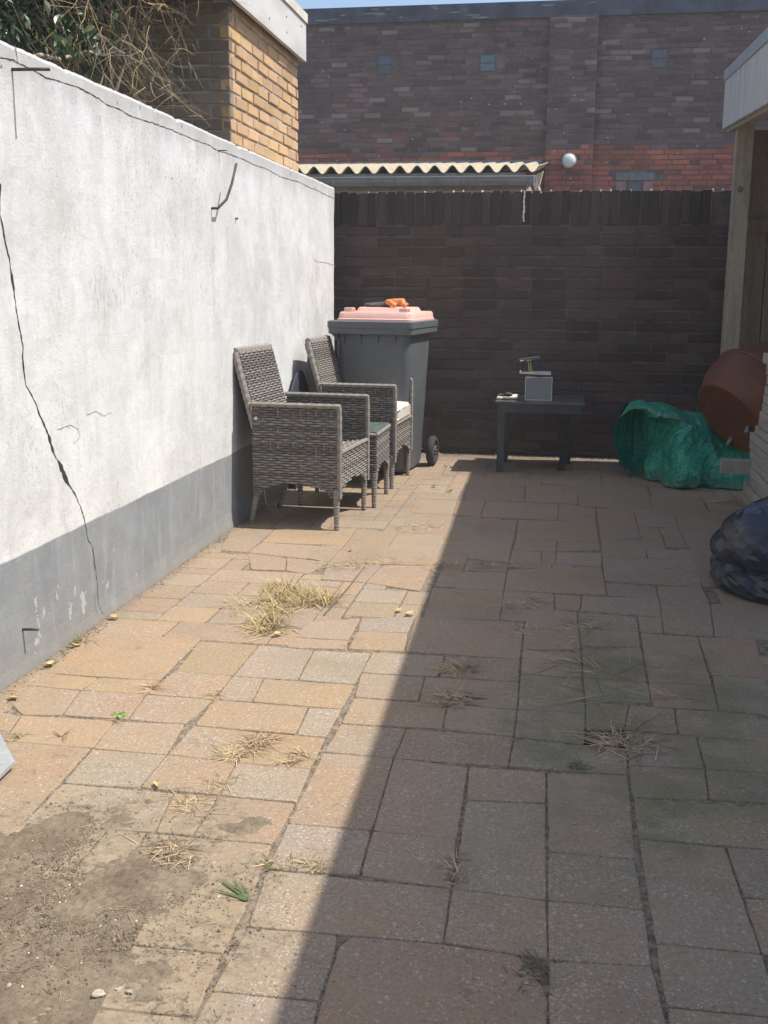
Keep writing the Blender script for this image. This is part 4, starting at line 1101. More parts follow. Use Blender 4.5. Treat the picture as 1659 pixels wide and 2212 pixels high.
for s in (-1, 1):
    mw = Matrix.Translation((s * (0.285 if s > 0 else 0.225), 0.235, 0.1035)) @ Matrix.Rotation(math.pi / 2, 4, 'Y')
    wh = lathe('wheel', [(0.062, -0.022), (0.085, -0.027), (0.098, -0.02), (0.103, -0.008), (0.103, 0.008), (0.098, 0.02), (0.085, 0.027), (0.062, 0.022), (0.062, -0.022)], M_TYRE, wb, 36, mw)
    lathe('hub', [(0.0, 0.012), (0.02, 0.016), (0.024, 0.008), (0.05, 0.006), (0.062, 0.018), (0.066, 0.0), (0.05, -0.01), (0.0, -0.012)], M_HUB, wh, 30, mw)
    for q in range(6):
        a_ = math.pi / 3 * q
        tube('spoke', [mw @ Vector((0.02 * math.cos(a_), 0.02 * math.sin(a_), 0.01)), mw @ Vector((0.06 * math.cos(a_), 0.06 * math.sin(a_), 0.014))], 0.006, M_HUB, wh, 6)
box('handle_bar', -0.20, 0.22, 0.345, 0.375, 0.965, 0.995, M_BIN, wb, 0.01)

# work gloves on the lid
def blob_mesh(name, balls, mat, voxel=0.005, lumps=0.003):
    bm = bmesh.new()
    for (p_, r_) in balls:
        bmesh.ops.create_icosphere(bm, subdivisions=2, radius=r_, matrix=Matrix.Translation(p_))
    me = bpy.data.meshes.new(name); bm.to_mesh(me); bm.free()
    o = link(name, me, mat); m_ = o.modifiers.new('r', 'REMESH'); m_.mode = 'VOXEL'; m_.voxel_size = voxel
    dg = bpy.context.evaluated_depsgraph_get(); dg.update()
    me2 = bpy.data.meshes.new_from_object(o.evaluated_get(dg)); o.modifiers.clear(); o.data = me2
    for v in me2.vertices:
        v.co += v.normal * lumps * fbm((v.co.x * 60, v.co.y * 60, v.co.z * 60))
    for p_ in me2.polygons: p_.use_smooth = True
    if not me2.materials: me2.materials.append(mat)
    return o
def chain(p0, p1, r0, r1, n=7):
    A, B = Vector(p0), Vector(p1); return [(A.lerp(B, i / n), r0 + (r1 - r0) * i / n) for i in range(n + 1)]
M_GLG = simple('grey_glove_knit', (0.075, 0.078, 0.088), 0.95, 0.2, 30, 0.6, 300, 0.001); M_GLO = simple('orange_glove_coat', (0.62, 0.20, 0.055), 0.6, 0.2, 25, 0.5, 120, 0.002)
b_ = chain((-0.115, 0, 0.018), (0.02, 0.01, 0.022), 0.017, 0.026) + chain((-0.10, 0.03, 0.014), (0.0, 0.03, 0.02), 0.013, 0.024) + chain((-0.085, -0.03, 0.014), (0.01, -0.02, 0.02), 0.012, 0.022)
g1 = blob_mesh('work_glove', b_, M_GLG); tag(g1, 'crumpled grey work glove lying on the pink bin lid', 'glove')
g1.location = (-1.20, 7.22, 1.088); g1.scale = (1, 1, 0.85)
b_ = chain((-0.03, 0, 0.03), (0.06, 0.0, 0.032), 0.022, 0.026) + chain((0.05, 0, 0.03), (0.085, -0.03, 0.012), 0.022, 0.014) + chain((-0.03, -0.01, 0.03), (0.015, -0.03, 0.012), 0.02, 0.014) + chain((0.0, 0.02, 0.04), (0.06, 0.03, 0.045), 0.015, 0.014) + chain((0.05, 0.02, 0.03), (0.09, 0.03, 0.018), 0.018, 0.012)
g2 = blob_mesh('work_glove', b_, M_GLO); tag(g2, 'bunched orange work glove lying on the pink bin lid', 'glove')
g2.location = (-1.135, 7.19, 1.092)

# ------------------------------------------------------------------ low black table and what lies on it
M_TBLK = simple('black_table_plastic', (0.055, 0.057, 0.058), 0.55, 0.2, 7, 0.3, 120, 0.001)
M_TTOP = simple('worn_black_top', (0.085, 0.085, 0.085), 0.5, 0.4, 9, 0.3, 80, 0.001)
tab = thing('low_table', 'low black table with a slanting front leg against the brick wall', 'table', (-0.157, 7.55, 0))
box('table_top', -0.298, 0.292, -0.262, 0.262, 0.462, 0.480, M_TTOP, tab, 0.003)
box('apron', -0.282, 0.276, -0.250, -0.232, 0.405, 0.461, M_TBLK, tab, 0.002); box('apron', -0.282, 0.276, 0.232, 0.250, 0.405, 0.461, M_TBLK, tab, 0.002)
for s in (-1, 1): box('apron', s * 0.272 - 0.009, s * 0.272 + 0.009, -0.231, 0.231, 0.407, 0.461, M_TBLK, tab)
def leg4(name, top, foot, hw, parent, mat):
    V = []
    for (p_, w_) in ((top, hw), (foot, hw * .92)):
        for (sx, sy) in ((-1, -1), (1, -1), (1, 1), (-1, 1)): V.append((p_[0] + sx * w_, p_[1] + sy * w_, p_[2]))
    return raw(name, V, [(3,2,1,0),(4,5,6,7),(0,1,5,4),(1,2,6,5),(2,3,7,6),(3,0,4,7)], mat, parent)
leg4('leg', (-0.253, -0.226, 0.404), (-0.253, -0.232, 0), 0.026, tab, M_TBLK); leg4('leg', (0.245, -0.224, 0.404), (0.150, -0.06, 0), 0.028, tab, M_TBLK)
leg4('leg', (-0.25, 0.226, 0.404), (-0.25, 0.226, 0), 0.026, tab, M_TBLK); leg4('leg', (0.245, 0.226, 0.404), (0.19, 0.226, 0), 0.026, tab, M_TBLK)
M_GBOX = simple('grey_enamel', (0.23, 0.235, 0.235), 0.45, 0.1, 6, 0.1)
M_WHT = simple('white_edge', (0.62, 0.60, 0.55), 0.45, 0.08)
bx = thing('square_box', 'light grey square box with pale edges on the low table', 'box', (-0.172, 7.47, 0.481))
box('body', -0.086, 0.086, -0.07, 0.075, 0.003, 0.152, M_GBOX, bx, 0.004)
for (a0, a1, b0, b1) in ((-0.09, -0.085, 0.0, 0.156), (0.085, 0.09, 0.0, 0.156), (-0.0845, 0.0845, 0.0, 0.005), (-0.0845, 0.0845, 0.151, 0.156)): box('edge_strip', a0, a1, -0.076, -0.0705, b0, b1, M_WHT, bx)
box('clip', -0.018, 0.022, -0.085, -0.05, 0.157, 0.172, M_TBLK, bx, 0.003)
tr = thing('tray', 'thin white tray balanced on top of the grey box', 'tray', (-0.200, 7.47, 0.6555)); tr.rotation_euler = (0.03, 0.03, 0.02)
box('plate', -0.105, 0.105, -0.06, 0.06, 0.0, 0.006, M_WHT, tr, 0.002)
for y_ in (-0.06, 0.056): box('lip', -0.105, 0.105, y_, y_ + 0.004, 0.0065, 0.013, M_WHT, tr)
M_BRASS = simple('brass_strip', (0.55, 0.42, 0.20), 0.3, 0.1, metal=0.8); M_BLKG = simple('glossy_black', (0.02, 0.02, 0.022), 0.3, 0.2)
gd = thing('black_gadget', 'small black device with brass strips tilted on top of the tray', 'device', (-0.232, 7.47, 0.668)); gd.rotation_euler = (0, -0.16, 0.1)
box('body', -0.062, 0.062, -0.03, 0.03, 0.0, 0.07, M_BLKG, gd, 0.006)
box('top_bar', -0.068, 0.070, -0.036, 0.036, 0.0715, 0.094, M_TBLK, gd, 0.005)
for x_ in (-0.012, 0.002): box('brass_strip', x_, x_ + 0.006, -0.034, -0.0305, 0.006, 0.07, M_BRASS, gd)
box('brass_strip', -0.022, 0.014, -0.040, -0.0365, 0.076, 0.082, M_BRASS, gd)
for x_ in (-0.058, -0.045): tube('dial', [(x_, -0.0362, 0.083), (x_, -0.040, 0.083)], 0.005, M_WHT, gd, 10)
V, F = [], []
for i in range(9):
    for j in range(7): V.append((i * 0.017 - 0.07, j * 0.045 - 0.14, 0.004 + 0.006 * abs(fbm((i * .5, j * .5, 0))) + (0.008 if j == 6 else 0)))
for i in range(8):
    for j in range(6): F.append((i * 7 + j, (i + 1) * 7 + j, (i + 1) * 7 + j + 1, i * 7 + j + 1))
o = raw('paper_sheet', V, F, simple('cream_paper', (0.62, 0.57, 0.46), 0.8, 0.08), None); o.location = (-0.385, 7.55, 0.4805); tag(o, 'crumpled cream paper at the sunlit left end of the low table', 'paper')
pl = blob_mesh('rubber_scrap', chain((-0.05, 0, 0.012), (0.02, 0.01, 0.014), 0.008, 0.014) + chain((0.0, 0, 0.02), (0.03, 0, 0.02), 0.014, 0.012), M_TBLK); pl.location = (-0.385, 7.40, 0.498); tag(pl, 'small dark scrap lying on the paper on the low table', 'scrap')

# ------------------------------------------------------------------ green tarpaulin
def tarp():
    ST = [
     [(.40,7.72,0),(.38,7.68,.25),(.40,7.58,.43),(.44,7.48,.475),(.40,7.38,.44),(.345,7.34,.32),(.335,7.33,.22),(.385,7.30,.08),(.45,7.27,0)],
     [(.52,7.75,0),(.52,7.70,.28),(.52,7.60,.45),(.52,7.45,.495),(.50,7.24,.455),(.47,7.54,.41),(.46,7.62,.22),(.46,7.52,.05),(.50,7.30,0)],
     [(.60,7.75,0),(.60,7.70,.28),(.60,7.60,.44),(.60,7.44,.48),(.61,7.18,.43),(.56,7.50,.37),(.54,7.56,.2),(.53,7.44,.06),(.54,7.20,0)],
     [(.69,7.75,0),(.69,7.70,.27),(.69,7.58,.42),(.71,7.40,.455),(.73,7.14,.40),(.66,7.30,.32),(.63,7.32,.20),(.60,7.20,.08),(.60,7.08,0)],
     [(.80,7.75,0),(.80,7.70,.25),(.80,7.58,.40),(.82,7.40,.43),(.84,7.16,.35),(.75,7.05,.27),(.69,6.97,.18),(.675,6.94,.08),(.67,6.95,0)],
     [(.93,7.75,0),(.93,7.68,.23),(.93,7.55,.36),(.95,7.35,.385),(.96,7.12,.28),(.88,6.98,.22),(.835,6.91,.15),(.83,6.89,.07),(.83,6.90,0)],
     [(1.05,7.70,0),(1.05,7.64,.19),(1.05,7.50,.29),(1.06,7.30,.30),(1.06,7.10,.21),(1.01,6.99,.16),(.98,6.95,.11),(.97,6.93,.05),(.97,6.92,0)],
     [(1.16,7.66,0),(1.16,7.60,.14),(1.16,7.45,.21),(1.16,7.28,.21),(1.16,7.10,.16),(1.13,7.02,.12),(1.11,6.98,.09),(1.10,6.95,.05),(1.10,6.93,0)],
     [(1.32,7.6,0),(1.32,7.55,.08),(1.32,7.4,.12),(1.32,7.25,.11),(1.32,7.1,.08),(1.30,7.0,.06),(1.28,6.97,.04),(1.27,6.95,.02),(1.27,6.93,0)]]
    ST = [[Vector(p_) for p_ in s_] for s_ in ST]
    def cr(P, t):
        n_ = len(P) - 1; x_ = min(max(t, 0), 0.99999) * n_; i = int(x_); f = x_ - i
        g_ = lambda j: P[max(0, min(n_, j))]
        a_, b_, c_, d_ = g_(i - 1), g_(i), g_(i + 1), g_(i + 2)
        return 0.5 * ((2 * b_) + (c_ - a_) * f + (2 * a_ - 5 * b_ + 4 * c_ - d_) * f * f + (3 * b_ - a_ - 3 * c_ + d_) * f ** 3)
    NU, NV = 150, 150; V, F, C = [], [], []
    for i in range(NU + 1):
        u_ = i / NU
        for j in range(NV + 1):
            v = j / NV
            P = [cr(s_, v) for s_ in ST]; p_ = cr(P, u_)
            V.append(p_)
    W_ = NV + 1; N = []
    for i in range(NU + 1):
        for j in range(NV + 1):
            a_ = V[min(i + 1, NU) * W_ + j] - V[max(i - 1, 0) * W_ + j]; b_ = V[i * W_ + min(j + 1, NV)] - V[i * W_ + max(j - 1, 0)]
            c_ = a_.cross(b_); N.append(c_.normalized() if c_.length > 1e-9 else Vector((0, 0, 1)))
    for i in range(NU + 1):
        u_ = i / NU
        for j in range(NV + 1):
            v = j / NV; k_ = i * W_ + j
            wa_ = noise.noise((u_ * 2.1, v * 1.6, 8.0)) * .25; wb_ = noise.noise((u_ * 1.7, v * 2.1, 3.0)) * .25
            tri_ = lambda x__: 4 * abs((x__ % 1.0) - .5) - 1
            cr_ = .020 * tri_((u_ + wa_ * .6) * 3.4 + (v + wb_ * .5) * 1.6) + .011 * tri_((u_ + wb_ * .6) * 5.4 - (v + wa_ * .5) * 2.1 + .3) + .0035 * tri_((u_ + wa_) * 9.5 + (v + wb_) * 4.4)
            rd = 1 - abs(noise.noise((u_ * 6 + v * 2.5, v * 2.2, 2.0))) * 2.2
            rd2 = 1 - abs(noise.noise((u_ * 11 - v * 4, v * 7 + u_ * 5, 5.0))) * 2.4
            fold = 0.022 * (rd - .4) + 0.011 * (rd2 - .4) + 0.002 * fbm((u_ * 40, v * 40, 0))
            fr = max(0.0, min(1.0, (v - .56) / .12))
            if u_ > .36: fold += fr * (0.055 * math.exp(-((u_ - .53) / .075) ** 2) - 0.075 * math.exp(-((u_ - .41) / .035) ** 2) - 0.06 * math.exp(-((u_ - .665) / .03) ** 2)) * -1
            top = (1.0 if v > .5 else 0.4) * (0.25 + 0.75 * min(1.0, u_ / .12))
            dfr = 0.05 * fr * (math.exp(-((u_ - .53) / .075) ** 2)) - 0.07 * fr * (math.exp(-((u_ - .40) / .035) ** 2) + math.exp(-((u_ - .665) / .03) ** 2))
            fold = cr_ * 1.2 + 0.004 * (rd - .4) + 0.0006 * fbm((u_ * 40, v * 40, 0))
            q = V[k_] + N[k_] * fold * top + Vector((0, -dfr, 0))
            q.z = max(q.z, 0.004 + 0.006 * abs(rd2)); V[k_] = q
            hem = 1.0 if (0.475 < v < 0.505 and 0.02 < u_ < 0.5) or (u_ < 0.012 and v > .5) else 0.0
            C.append((hem, 0, 0))
    n1, n2 = 38, 40; rt = random.Random(2); keep = []; UVs = []; V2, C2 = [], []
    for i in range(n1 + 1):
        for j in range(n2 + 1):
            ui = i / n1 * NU + (rt.uniform(-1.5, 1.5) if 0 < i < n1 else 0); vj = j / n2 * NV + (rt.uniform(-1.4, 1.4) if 0 < j < n2 else 0)
            k_ = int(round(ui)) * W_ + int(round(vj)); q = V[k_] + N[k_] * rt.uniform(-.0045, .0045); q.z = max(q.z, .004)
            V2.append(q); C2.append(C[k_]); UVs.append((ui / NU, vj / NV))
    w_ = n2 + 1
    for i in range(n1):
        for j in range(n2):
            a_, b_, c_, d_ = i * w_ + j, (i + 1) * w_ + j, (i + 1) * w_ + j + 1, i * w_ + j + 1
            if rt.random() < .5: F.extend([(a_, b_, c_), (a_, c_, d_)])
            else: F.extend([(a_, b_, d_), (b_, c_, d_)])
    V, C = V2, C2
    t = NT('green_tarpaulin', 0.42)
    uvn = t.n('ShaderNodeUVMap'); uvn.uv_map = 'UVMap'; sx = t.xyz(uvn.outputs[0])
    g1_ = t.math('LESS_THAN', t.math('FRACT', t.math('MULTIPLY', sx[0], 26.0)), 0.15); g2_ = t.math('LESS_THAN', t.math('FRACT', t.math('MULTIPLY', sx[1], 38.0)), 0.15)
    base = t.mix(t.ramp(t.noise(t.pos(), 7, 5, .6), .3, .7), (0.035, 0.27, 0.17), (0.055, 0.38, 0.255))
    c_ = t.mix(t.math('MULTIPLY', t.math('MAXIMUM', g1_, g2_), .6), base, (0.004, 0.055, 0.045))
    h_ = t.xyz(t.n('ShaderNodeAttribute', attribute_name='Col').outputs['Color'])[0]
    c_ = t.mix(t.math('MULTIPLY', h_, .85), c_, (0.13, 0.19, 0.18))
    z_ = t.xyz(t.pos())[2]
    c_ = t.mix(t.math('MULTIPLY', t.ramp(t.math('ADD', z_, t.math('MULTIPLY', t.noise(t.pos(), 9, 4), .12)), .06, .17, 1.0, 0.0), .55), c_, (0.12, 0.105, 0.075))
    t.color(c_); t.bump(t.noise(t.pos(), 30, 4, .6), .4, .006)
    t.b.inputs['Specular IOR Level'].default_value = 0.4
    o = raw('tarpaulin', V, F, t.m, None, False, C)
    uv = o.data.uv_layers.new(name='UVMap')
    for L in o.data.loops:
        uv.data[L.index].uv = UVs[L.vertex_index]
    return o
tag(tarp(), 'crumpled green tarpaulin heaped on the paving beside the plank stack', 'tarpaulin')

# ------------------------------------------------------------------ rust-orange drum
M_DRUM = NT('rusty_orange_paint', 0.55)
_p = M_DRUM.objc(); _c = M_DRUM.mix(M_DRUM.ramp(M_DRUM.noise(_p, 4, 6, .7), .3, .7), (0.185, 0.066, 0.030), (0.135, 0.05, 0.026))
_c = M_DRUM.mix(M_DRUM.math('MULTIPLY', M_DRUM.ramp(M_DRUM.noise(_p, 11, 6, .75), .52, .66), .6), _c, (0.09, 0.045, 0.03))
M_DRUM.color(_c); M_DRUM.bump(M_DRUM.noise(_p, 50, 5), .3, .002); M_DRUM = M_DRUM.m
ax = Vector((0.70, 0.42, 0.55)).normalized()
dc = Vector((1.125, 7.0, 0.53))
drum = thing('mixing_drum', 'rust-orange round metal drum tilted on a stand behind the plank stack', 'drum', (dc.x, dc.y, 0))
md = Matrix.Translation((0, 0, dc.z)) @ ax.to_track_quat('Z', 'Y').to_matrix().to_4x4()
lathe('bowl', [(0.0, -0.150), (0.20, -0.152), (0.238, -0.160), (0.250, -0.166), (0.262, -0.158), (0.272, -0.135), (0.312, -0.06), (0.330, 0.0), (0.33, 0.085)], M_DRUM, drum, 64, md)
lathe('seam_flange', [(0.328, 0.078), (0.340, 0.080), (0.343, 0.09), (0.340, 0.100), (0.322, 0.103)], M_DRUM, drum, 64, md)
co = lathe('cone', [(0.325, 0.102), (0.315, 0.14), (0.275, 0.25), (0.215, 0.38), (0.205, 0.40), (0.212, 0.415)], M_DRUM, drum, 64, md)
so = co.modifiers.new('t', 'SOLIDIFY'); so.thickness = 0.004
for (r_, z_, a_) in ((0.14, -0.151, 3.5), (0.20, -0.152, 5.3), (0.290, -0.10, 4.6)):
    # fixings on the bowl
    best = None
    for k_ in range(36):
        q = Vector((r_ * math.cos(k_ * .1745), r_ * math.sin(k_ * .1745), z_)); w_ = (md @ q) + Vector((dc.x, dc.y, 0))
        if best is None or w_.y + (0.3 * abs(k_ * .1745 - a_)) < best[0]: best = (w_.y + 0.3 * abs(k_ * .1745 - a_), q)
    q = best[1]; n_ = Vector((q.x, q.y, -0.25)).normalized()
    tube('fixing_stub', [md @ (q - n_ * .01), md @ (q + n_ * 0.05)], 0.014, M_WHT if z_ < -.3 else M_GBOX, drum, 12)
M_FRAME = simple('stand_tube', (0.10, 0.06, 0.05), 0.6, 0.3, 9, 0.3, 60, .001, .3)
for sx in (-0.2, 0.34):
    for sy in (0.05, 0.42):
        tube('stand_leg', [(0.06, 0.30, 0.55), (sx, sy, 0.015)], 0.016, M_FRAME, drum)
tube('stand_rail', [(-0.2, 0.42, 0.03), (0.34, 0.42, 0.03)], 0.014, M_FRAME, drum)
tube('pivot_bar', [(0.06, 0.30, 0.55), (-0.02, 0.22, 0.50)], 0.02, M_FRAME, drum)

# ------------------------------------------------------------------ stack of boards
ORD = ['lowest', 'second lowest', 'third lowest', 'fourth lowest', 'fifth lowest', 'sixth lowest', 'seventh lowest', 'middle', 'ninth lowest', 'seventh from top', 'sixth from top', 'fifth from top', 'fourth from top', 'third from top', 'second from top', 'topmost']
LAY = [(0.0, 0.114, 6.57), (0.117, 0.178, 6.44), (0.182, 0.228, 6.375), (0.231, 0.277, 6.375), (0.280, 0.326, 6.41), (0.329, 0.375, 6.445), (0.378, 0.424, 6.44), (0.427, 0.473, 6.35), (0.476, 0.522, 6.26), (0.525, 0.571, 6.19), (0.574, 0.62, 6.14), (0.623, 0.669, 6.115), (0.672, 0.718, 6.10), (0.721, 0.767, 6.12), (0.77, 0.826, 6.15), (0.829, 0.885, 6.21)]
for nme, (z0, z1, yf) in zip(ORD, LAY):
    bm = bmesh.new(); dx = R.uniform(-.008, .006)
    bbox(bm, 1.062 + dx, 1.36 + dx, 5.25 + R.uniform(-.1, .1), yf, z0, z1)
    bmesh.ops.bevel(bm, geom=bm.edges[:], offset=0.003, segments=1, affect='EDGES')
    o = obj('sawn_board', bm, M_WSTK)
    tag(o, ('thick beam, lowest of the timber stack at the right edge' if z0 == 0 else 'grey sawn board, %s in the timber stack at the right edge' % nme), 'board', 'boards in the timber stack')
o = box('bearer_block', 0.905, 1.30, 6.395, 6.475, 0.182, 0.262, M_WSTK, None, 0.004); tag(o, 'short timber bearer sticking out of the board stack over the tarpaulin', 'timber')

# ------------------------------------------------------------------ dark rubbish bag
bm = bmesh.new(); bmesh.ops.create_icosphere(bm, subdivisions=5, radius=1.0); rb_ = random.Random(8)
for v in bm.verts:
    n_ = (v.co + Vector((rb_.uniform(-.02, .02), rb_.uniform(-.02, .02), rb_.uniform(-.02, .02)))).normalized(); lat = n_.z
    rr = 1.0 + 0.10 * noise.noise(n_ * 1.5)
    rr += 0.03 * (1 - 2.6 * abs(noise.noise(n_ * 1.7 + Vector((9, 0, 0)))))
    low = max(0, min(1, (-lat + 0.05) * 3))
    rr += 0.018 * low * (1 - 2.4 * abs(noise.noise(Vector((n_.x * 3, n_.y * 3, n_.z * 19)) + Vector((0, 7, 0)))))
    tri_ = lambda x__: 4 * abs((x__ % 1.0) - .5) - 1
    wq_ = Vector((noise.noise(n_ * 1.3), noise.noise(n_ * 1.3 + Vector((5, 0, 0))), noise.noise(n_ * 1.3 + Vector((0, 5, 0))))) * .55
    w2_ = n_ + wq_
    rr += .018 * tri_(w2_.x * 1.4 + w2_.z * 2.0) + .014 * tri_(w2_.y * 2.0 - w2_.z * 2.4 + .2) + .0045 * tri_(w2_.x * 3.7 - w2_.y * 3.1 + w2_.z * 4.2) + .003 * tri_(w2_.x * 5 + w2_.z * 13) + .003 * tri_(w2_.y * 6 + w2_.z * 15)
    az_ = math.atan2(n_.y, n_.x)
    pleat = 0.012 * math.sin(az_ * 17 + 2 * noise.noise(n_ * 4)) * max(0, min(1, (-lat + 0.15) * 1.6))
    waist = -0.045 * math.exp(-((lat + 0.12) / 0.14) ** 2)
    rr += pleat + waist + rb_.uniform(-.008, .008)
    q = Vector((n_.x * 0.36, n_.y * 0.36, n_.z * 0.235)) * rr
    if q.z > 0.02: q.z *= 1.15
    q.z += 0.135; q.z += 0.05 * math.exp(-((q.x - .05) ** 2 + (q.y - .05) ** 2) / .012) * max(0, lat)
    if q.z < 0.10: q.x -= 0.02; q.y -= 0.06 * (0.1 - q.z) / 0.1
    q.z = max(q.z, 0.003 + 0.002 * abs(fbm((q.x * 20, q.y * 20, 0)))); v.co = q
tp = NT('dark_bin_liner', 0.25); tp.color(tp.mix(tp.ramp(tp.noise(tp.objc(), 5, 4), .3, .7), (0.022, 0.026, 0.038), (0.036, 0.042, 0.056)))
tp.bump(tp.math('ADD', tp.noise(tp.scale(tp.objc(), (1, 1, 5)), 9, 6, .7, 1.6), tp.math('MULTIPLY', tp.noise(tp.scale(tp.objc(), (1, 1, 3)), 38, 4, .6, .8), .12)), .38, .010); tp.rough(tp.ramp(tp.noise(tp.objc(), 9, 3), .3, .7, .14, .26))
o = obj('rubbish_bag', bm, tp.m, None, True); o.data.set_sharp_from_angle(angle=math.radians(14)); o.location = (1.012, 4.60, 0); tag(o, 'full dark plastic rubbish bag slumped at the right edge', 'bag')

# ------------------------------------------------------------------ grey sheet corner on the left
pz = [G(-260, 1490, .02), G(0, 1588, .02), G(32, 1647, .02), G(0, 1678, .02), G(-260, 1860, .02)]
V = [(p_.x, p_.y, 0.014 + 0.03 * max(0, (-1.33 - p_.x))) for p_ in pz] + [(p_.x, p_.y, 0.024 + 0.03 * max(0, (-1.33 - p_.x))) for p_ in pz]
V = [(max(v[0], -1.64), v[1], v[2]) for v in V]
o = raw('cement_sheet', V, [(4,3,2,1,0),(5,6,7,8,9)] + [(i, (i + 1) % 5, (i + 1) % 5 + 5, i + 5) for i in range(5)], simple('grey_cement_sheet', (0.30, 0.315, 0.31), 0.7, 0.15, 12, 0.4, 60, .002)); tag(o, 'corner of a pale grey sheet lying on the paving at the left edge', 'sheet')

# ------------------------------------------------------------------ shrub behind the white wall
M_LEAF = NT('glossy_leaf', 0.35); _c = M_LEAF.n('ShaderNodeAttribute', attribute_name='Col').outputs['Color']; M_LEAF.color(_c)
M_LEAF.b.inputs['Specular IOR Level'].default_value = 0.5; M_LEAF = M_LEAF.m
M_TWIG = NT('dry_twig', 0.8); _c = M_TWIG.n('ShaderNodeAttribute', attribute_name='Col').outputs['Color']; M_TWIG.color(_c); M_TWIG = M_TWIG.m
shrub = thing('shrub', 'leafy shrub with bare hanging twigs growing over the white wall', 'shrub', (-2.25, 4.2, 0))
so_ = Vector((-2.25, 4.2, 0)); rs_ = random.Random(5)
def topline(x): return 83 + 0.447 * x
V, F, C = [], [], []; anchors = []
tw = lambda b: jit(rs_, b, .6, 1.25)
for i in range(460):
    if i < 330: x_ = rs_.gauss(305, 75); 
    else: x_ = rs_.uniform(-60, 250)
    if x_ > 395: x_ = 395 - rs_.random() * 120
    y_ = rs_.uniform(-90, topline(x_) - 20)
    X_ = -rs_.uniform(1.88, 2.6); p_ = onX(x_, y_, X_)
    d_ = Vector((rs_.uniform(-.5, .6), rs_.uniform(-.8, 1.0), rs_.uniform(-1.1, .35))).normalized(); ln_ = rs_.uniform(.15, .5); n_ = 7
    pts_ = [p_]
    for k_ in range(n_):
        d_ = (d_ + Vector((rs_.uniform(-.35, .35), rs_.uniform(-.35, .35), rs_.uniform(-.4, .25)))).normalized(); q = pts_[-1] + d_ * ln_ / n_
        if q.x > -1.83 and q.z < 1.96: q.x = -1.84
        if q.y > 5.75: q.y = 5.75
        pts_.append(q)
    r0 = rs_.uniform(.0009, .0024); b0 = len(V)
    tube_into(V, F, [p__ - so_ for p__ in pts_], [r0 * (1 - .6 * k_ / n_) for k_ in range(n_ + 1)], 4, False)
    col = tw((0.44, 0.32, 0.17) if rs_.random() < .65 else (0.33, 0.29, 0.21))
    C += [col] * (len(V) - b0); anchors += pts_[1:]
    for _ in range(2):                                     # side shoots
        a_ = rs_.choice(pts_[2:]); d2 = Vector((rs_.uniform(-1, 1), rs_.uniform(-1, 1), rs_.uniform(-1, .5))).normalized(); b0 = len(V); L_ = rs_.uniform(.04, .13)
        tube_into(V, F, [a_ - so_, a_ + d2 * L_ * .5 - so_, a_ + d2 * L_ + Vector((0, 0, -.01)) - so_], [r0 * .6, r0 * .45, r0 * .25], 3, False); C += [col] * (len(V) - b0)
raw('twigs', V, F, M_TWIG, shrub, cols=C)['kind'] = 'stuff'
for i in range(7):
    a0 = Vector((-2.25 + rs_.uniform(-.15, .15), 3.7 + i * .14, 0.0)); pts_ = [a0]
    for k_ in range(9): pts_.append(pts_[-1] + Vector((rs_.uniform(-.05, .06), rs_.uniform(-.08, .12) + (i - 3) * .02, .29)))
    V, F, C = [], [], []; tube_into(V, F, [q - so_ for q in pts_], [.022 - .0018 * k_ for k_ in range(10)], 6)
    raw('branch', V, F, M_TWIG, shrub, True, [tw((.22, .18, .13))] * len(V))
for (xa, ya, xb, yb, X_) in ((50, 128, 300, 108, -2.0), (340, 20, 420, -20, -2.1), (200, 70, 395, 200, -2.05)):
    A, B = onX(xa, ya, X_), onX(xb, yb, X_ - .1); V, F = [], []
    tube_into(V, F, [A.lerp(B, k_ / 8) + Vector((0, 0, .012 * math.sin(k_ * 2.1))) - so_ for k_ in range(9)], [.009 - .0006 * k_ for k_ in range(9)], 6)
    raw('branch', V, F, M_TWIG, shrub, True, [tw((.42, .36, .26))] * len(V))
V, F, C = [], [], []
def leaf(p_, L_, wd, d_, nrm, col):
    s_ = d_.cross(nrm).normalized(); b0 = len(V); up_ = nrm * (wd * .25)
    for (t_, w_) in ((0, 0), (.35, 1), (.7, .8), (1, 0)):
        c_ = p_ + d_ * L_ * t_ - nrm * (L_ * .25 * t_ * t_)
        if w_ == 0: V.append(c_); C.append(col)
        else:
            V.append(c_ + s_ * wd * w_ * .5 + up_); C.append(col); V.append(c_); C.append(tuple(x__ * 1.1 for x__ in col)); V.append(c_ - s_ * wd * w_ * .5 + up_); C.append(col)
    F.extend([(b0, b0 + 2, b0 + 1), (b0, b0 + 3, b0 + 2), (b0 + 1, b0 + 2, b0 + 5, b0 + 4), (b0 + 2, b0 + 3, b0 + 6, b0 + 5), (b0 + 4, b0 + 5, b0 + 7), (b0 + 5, b0 + 6, b0 + 7)])
cl = [(rs_.uniform(-90, 215), rs_.uniform(-160, 95)) for _ in range(46)] + [(rs_.uniform(150, 310), rs_.uniform(-60, 190)) for _ in range(13)]
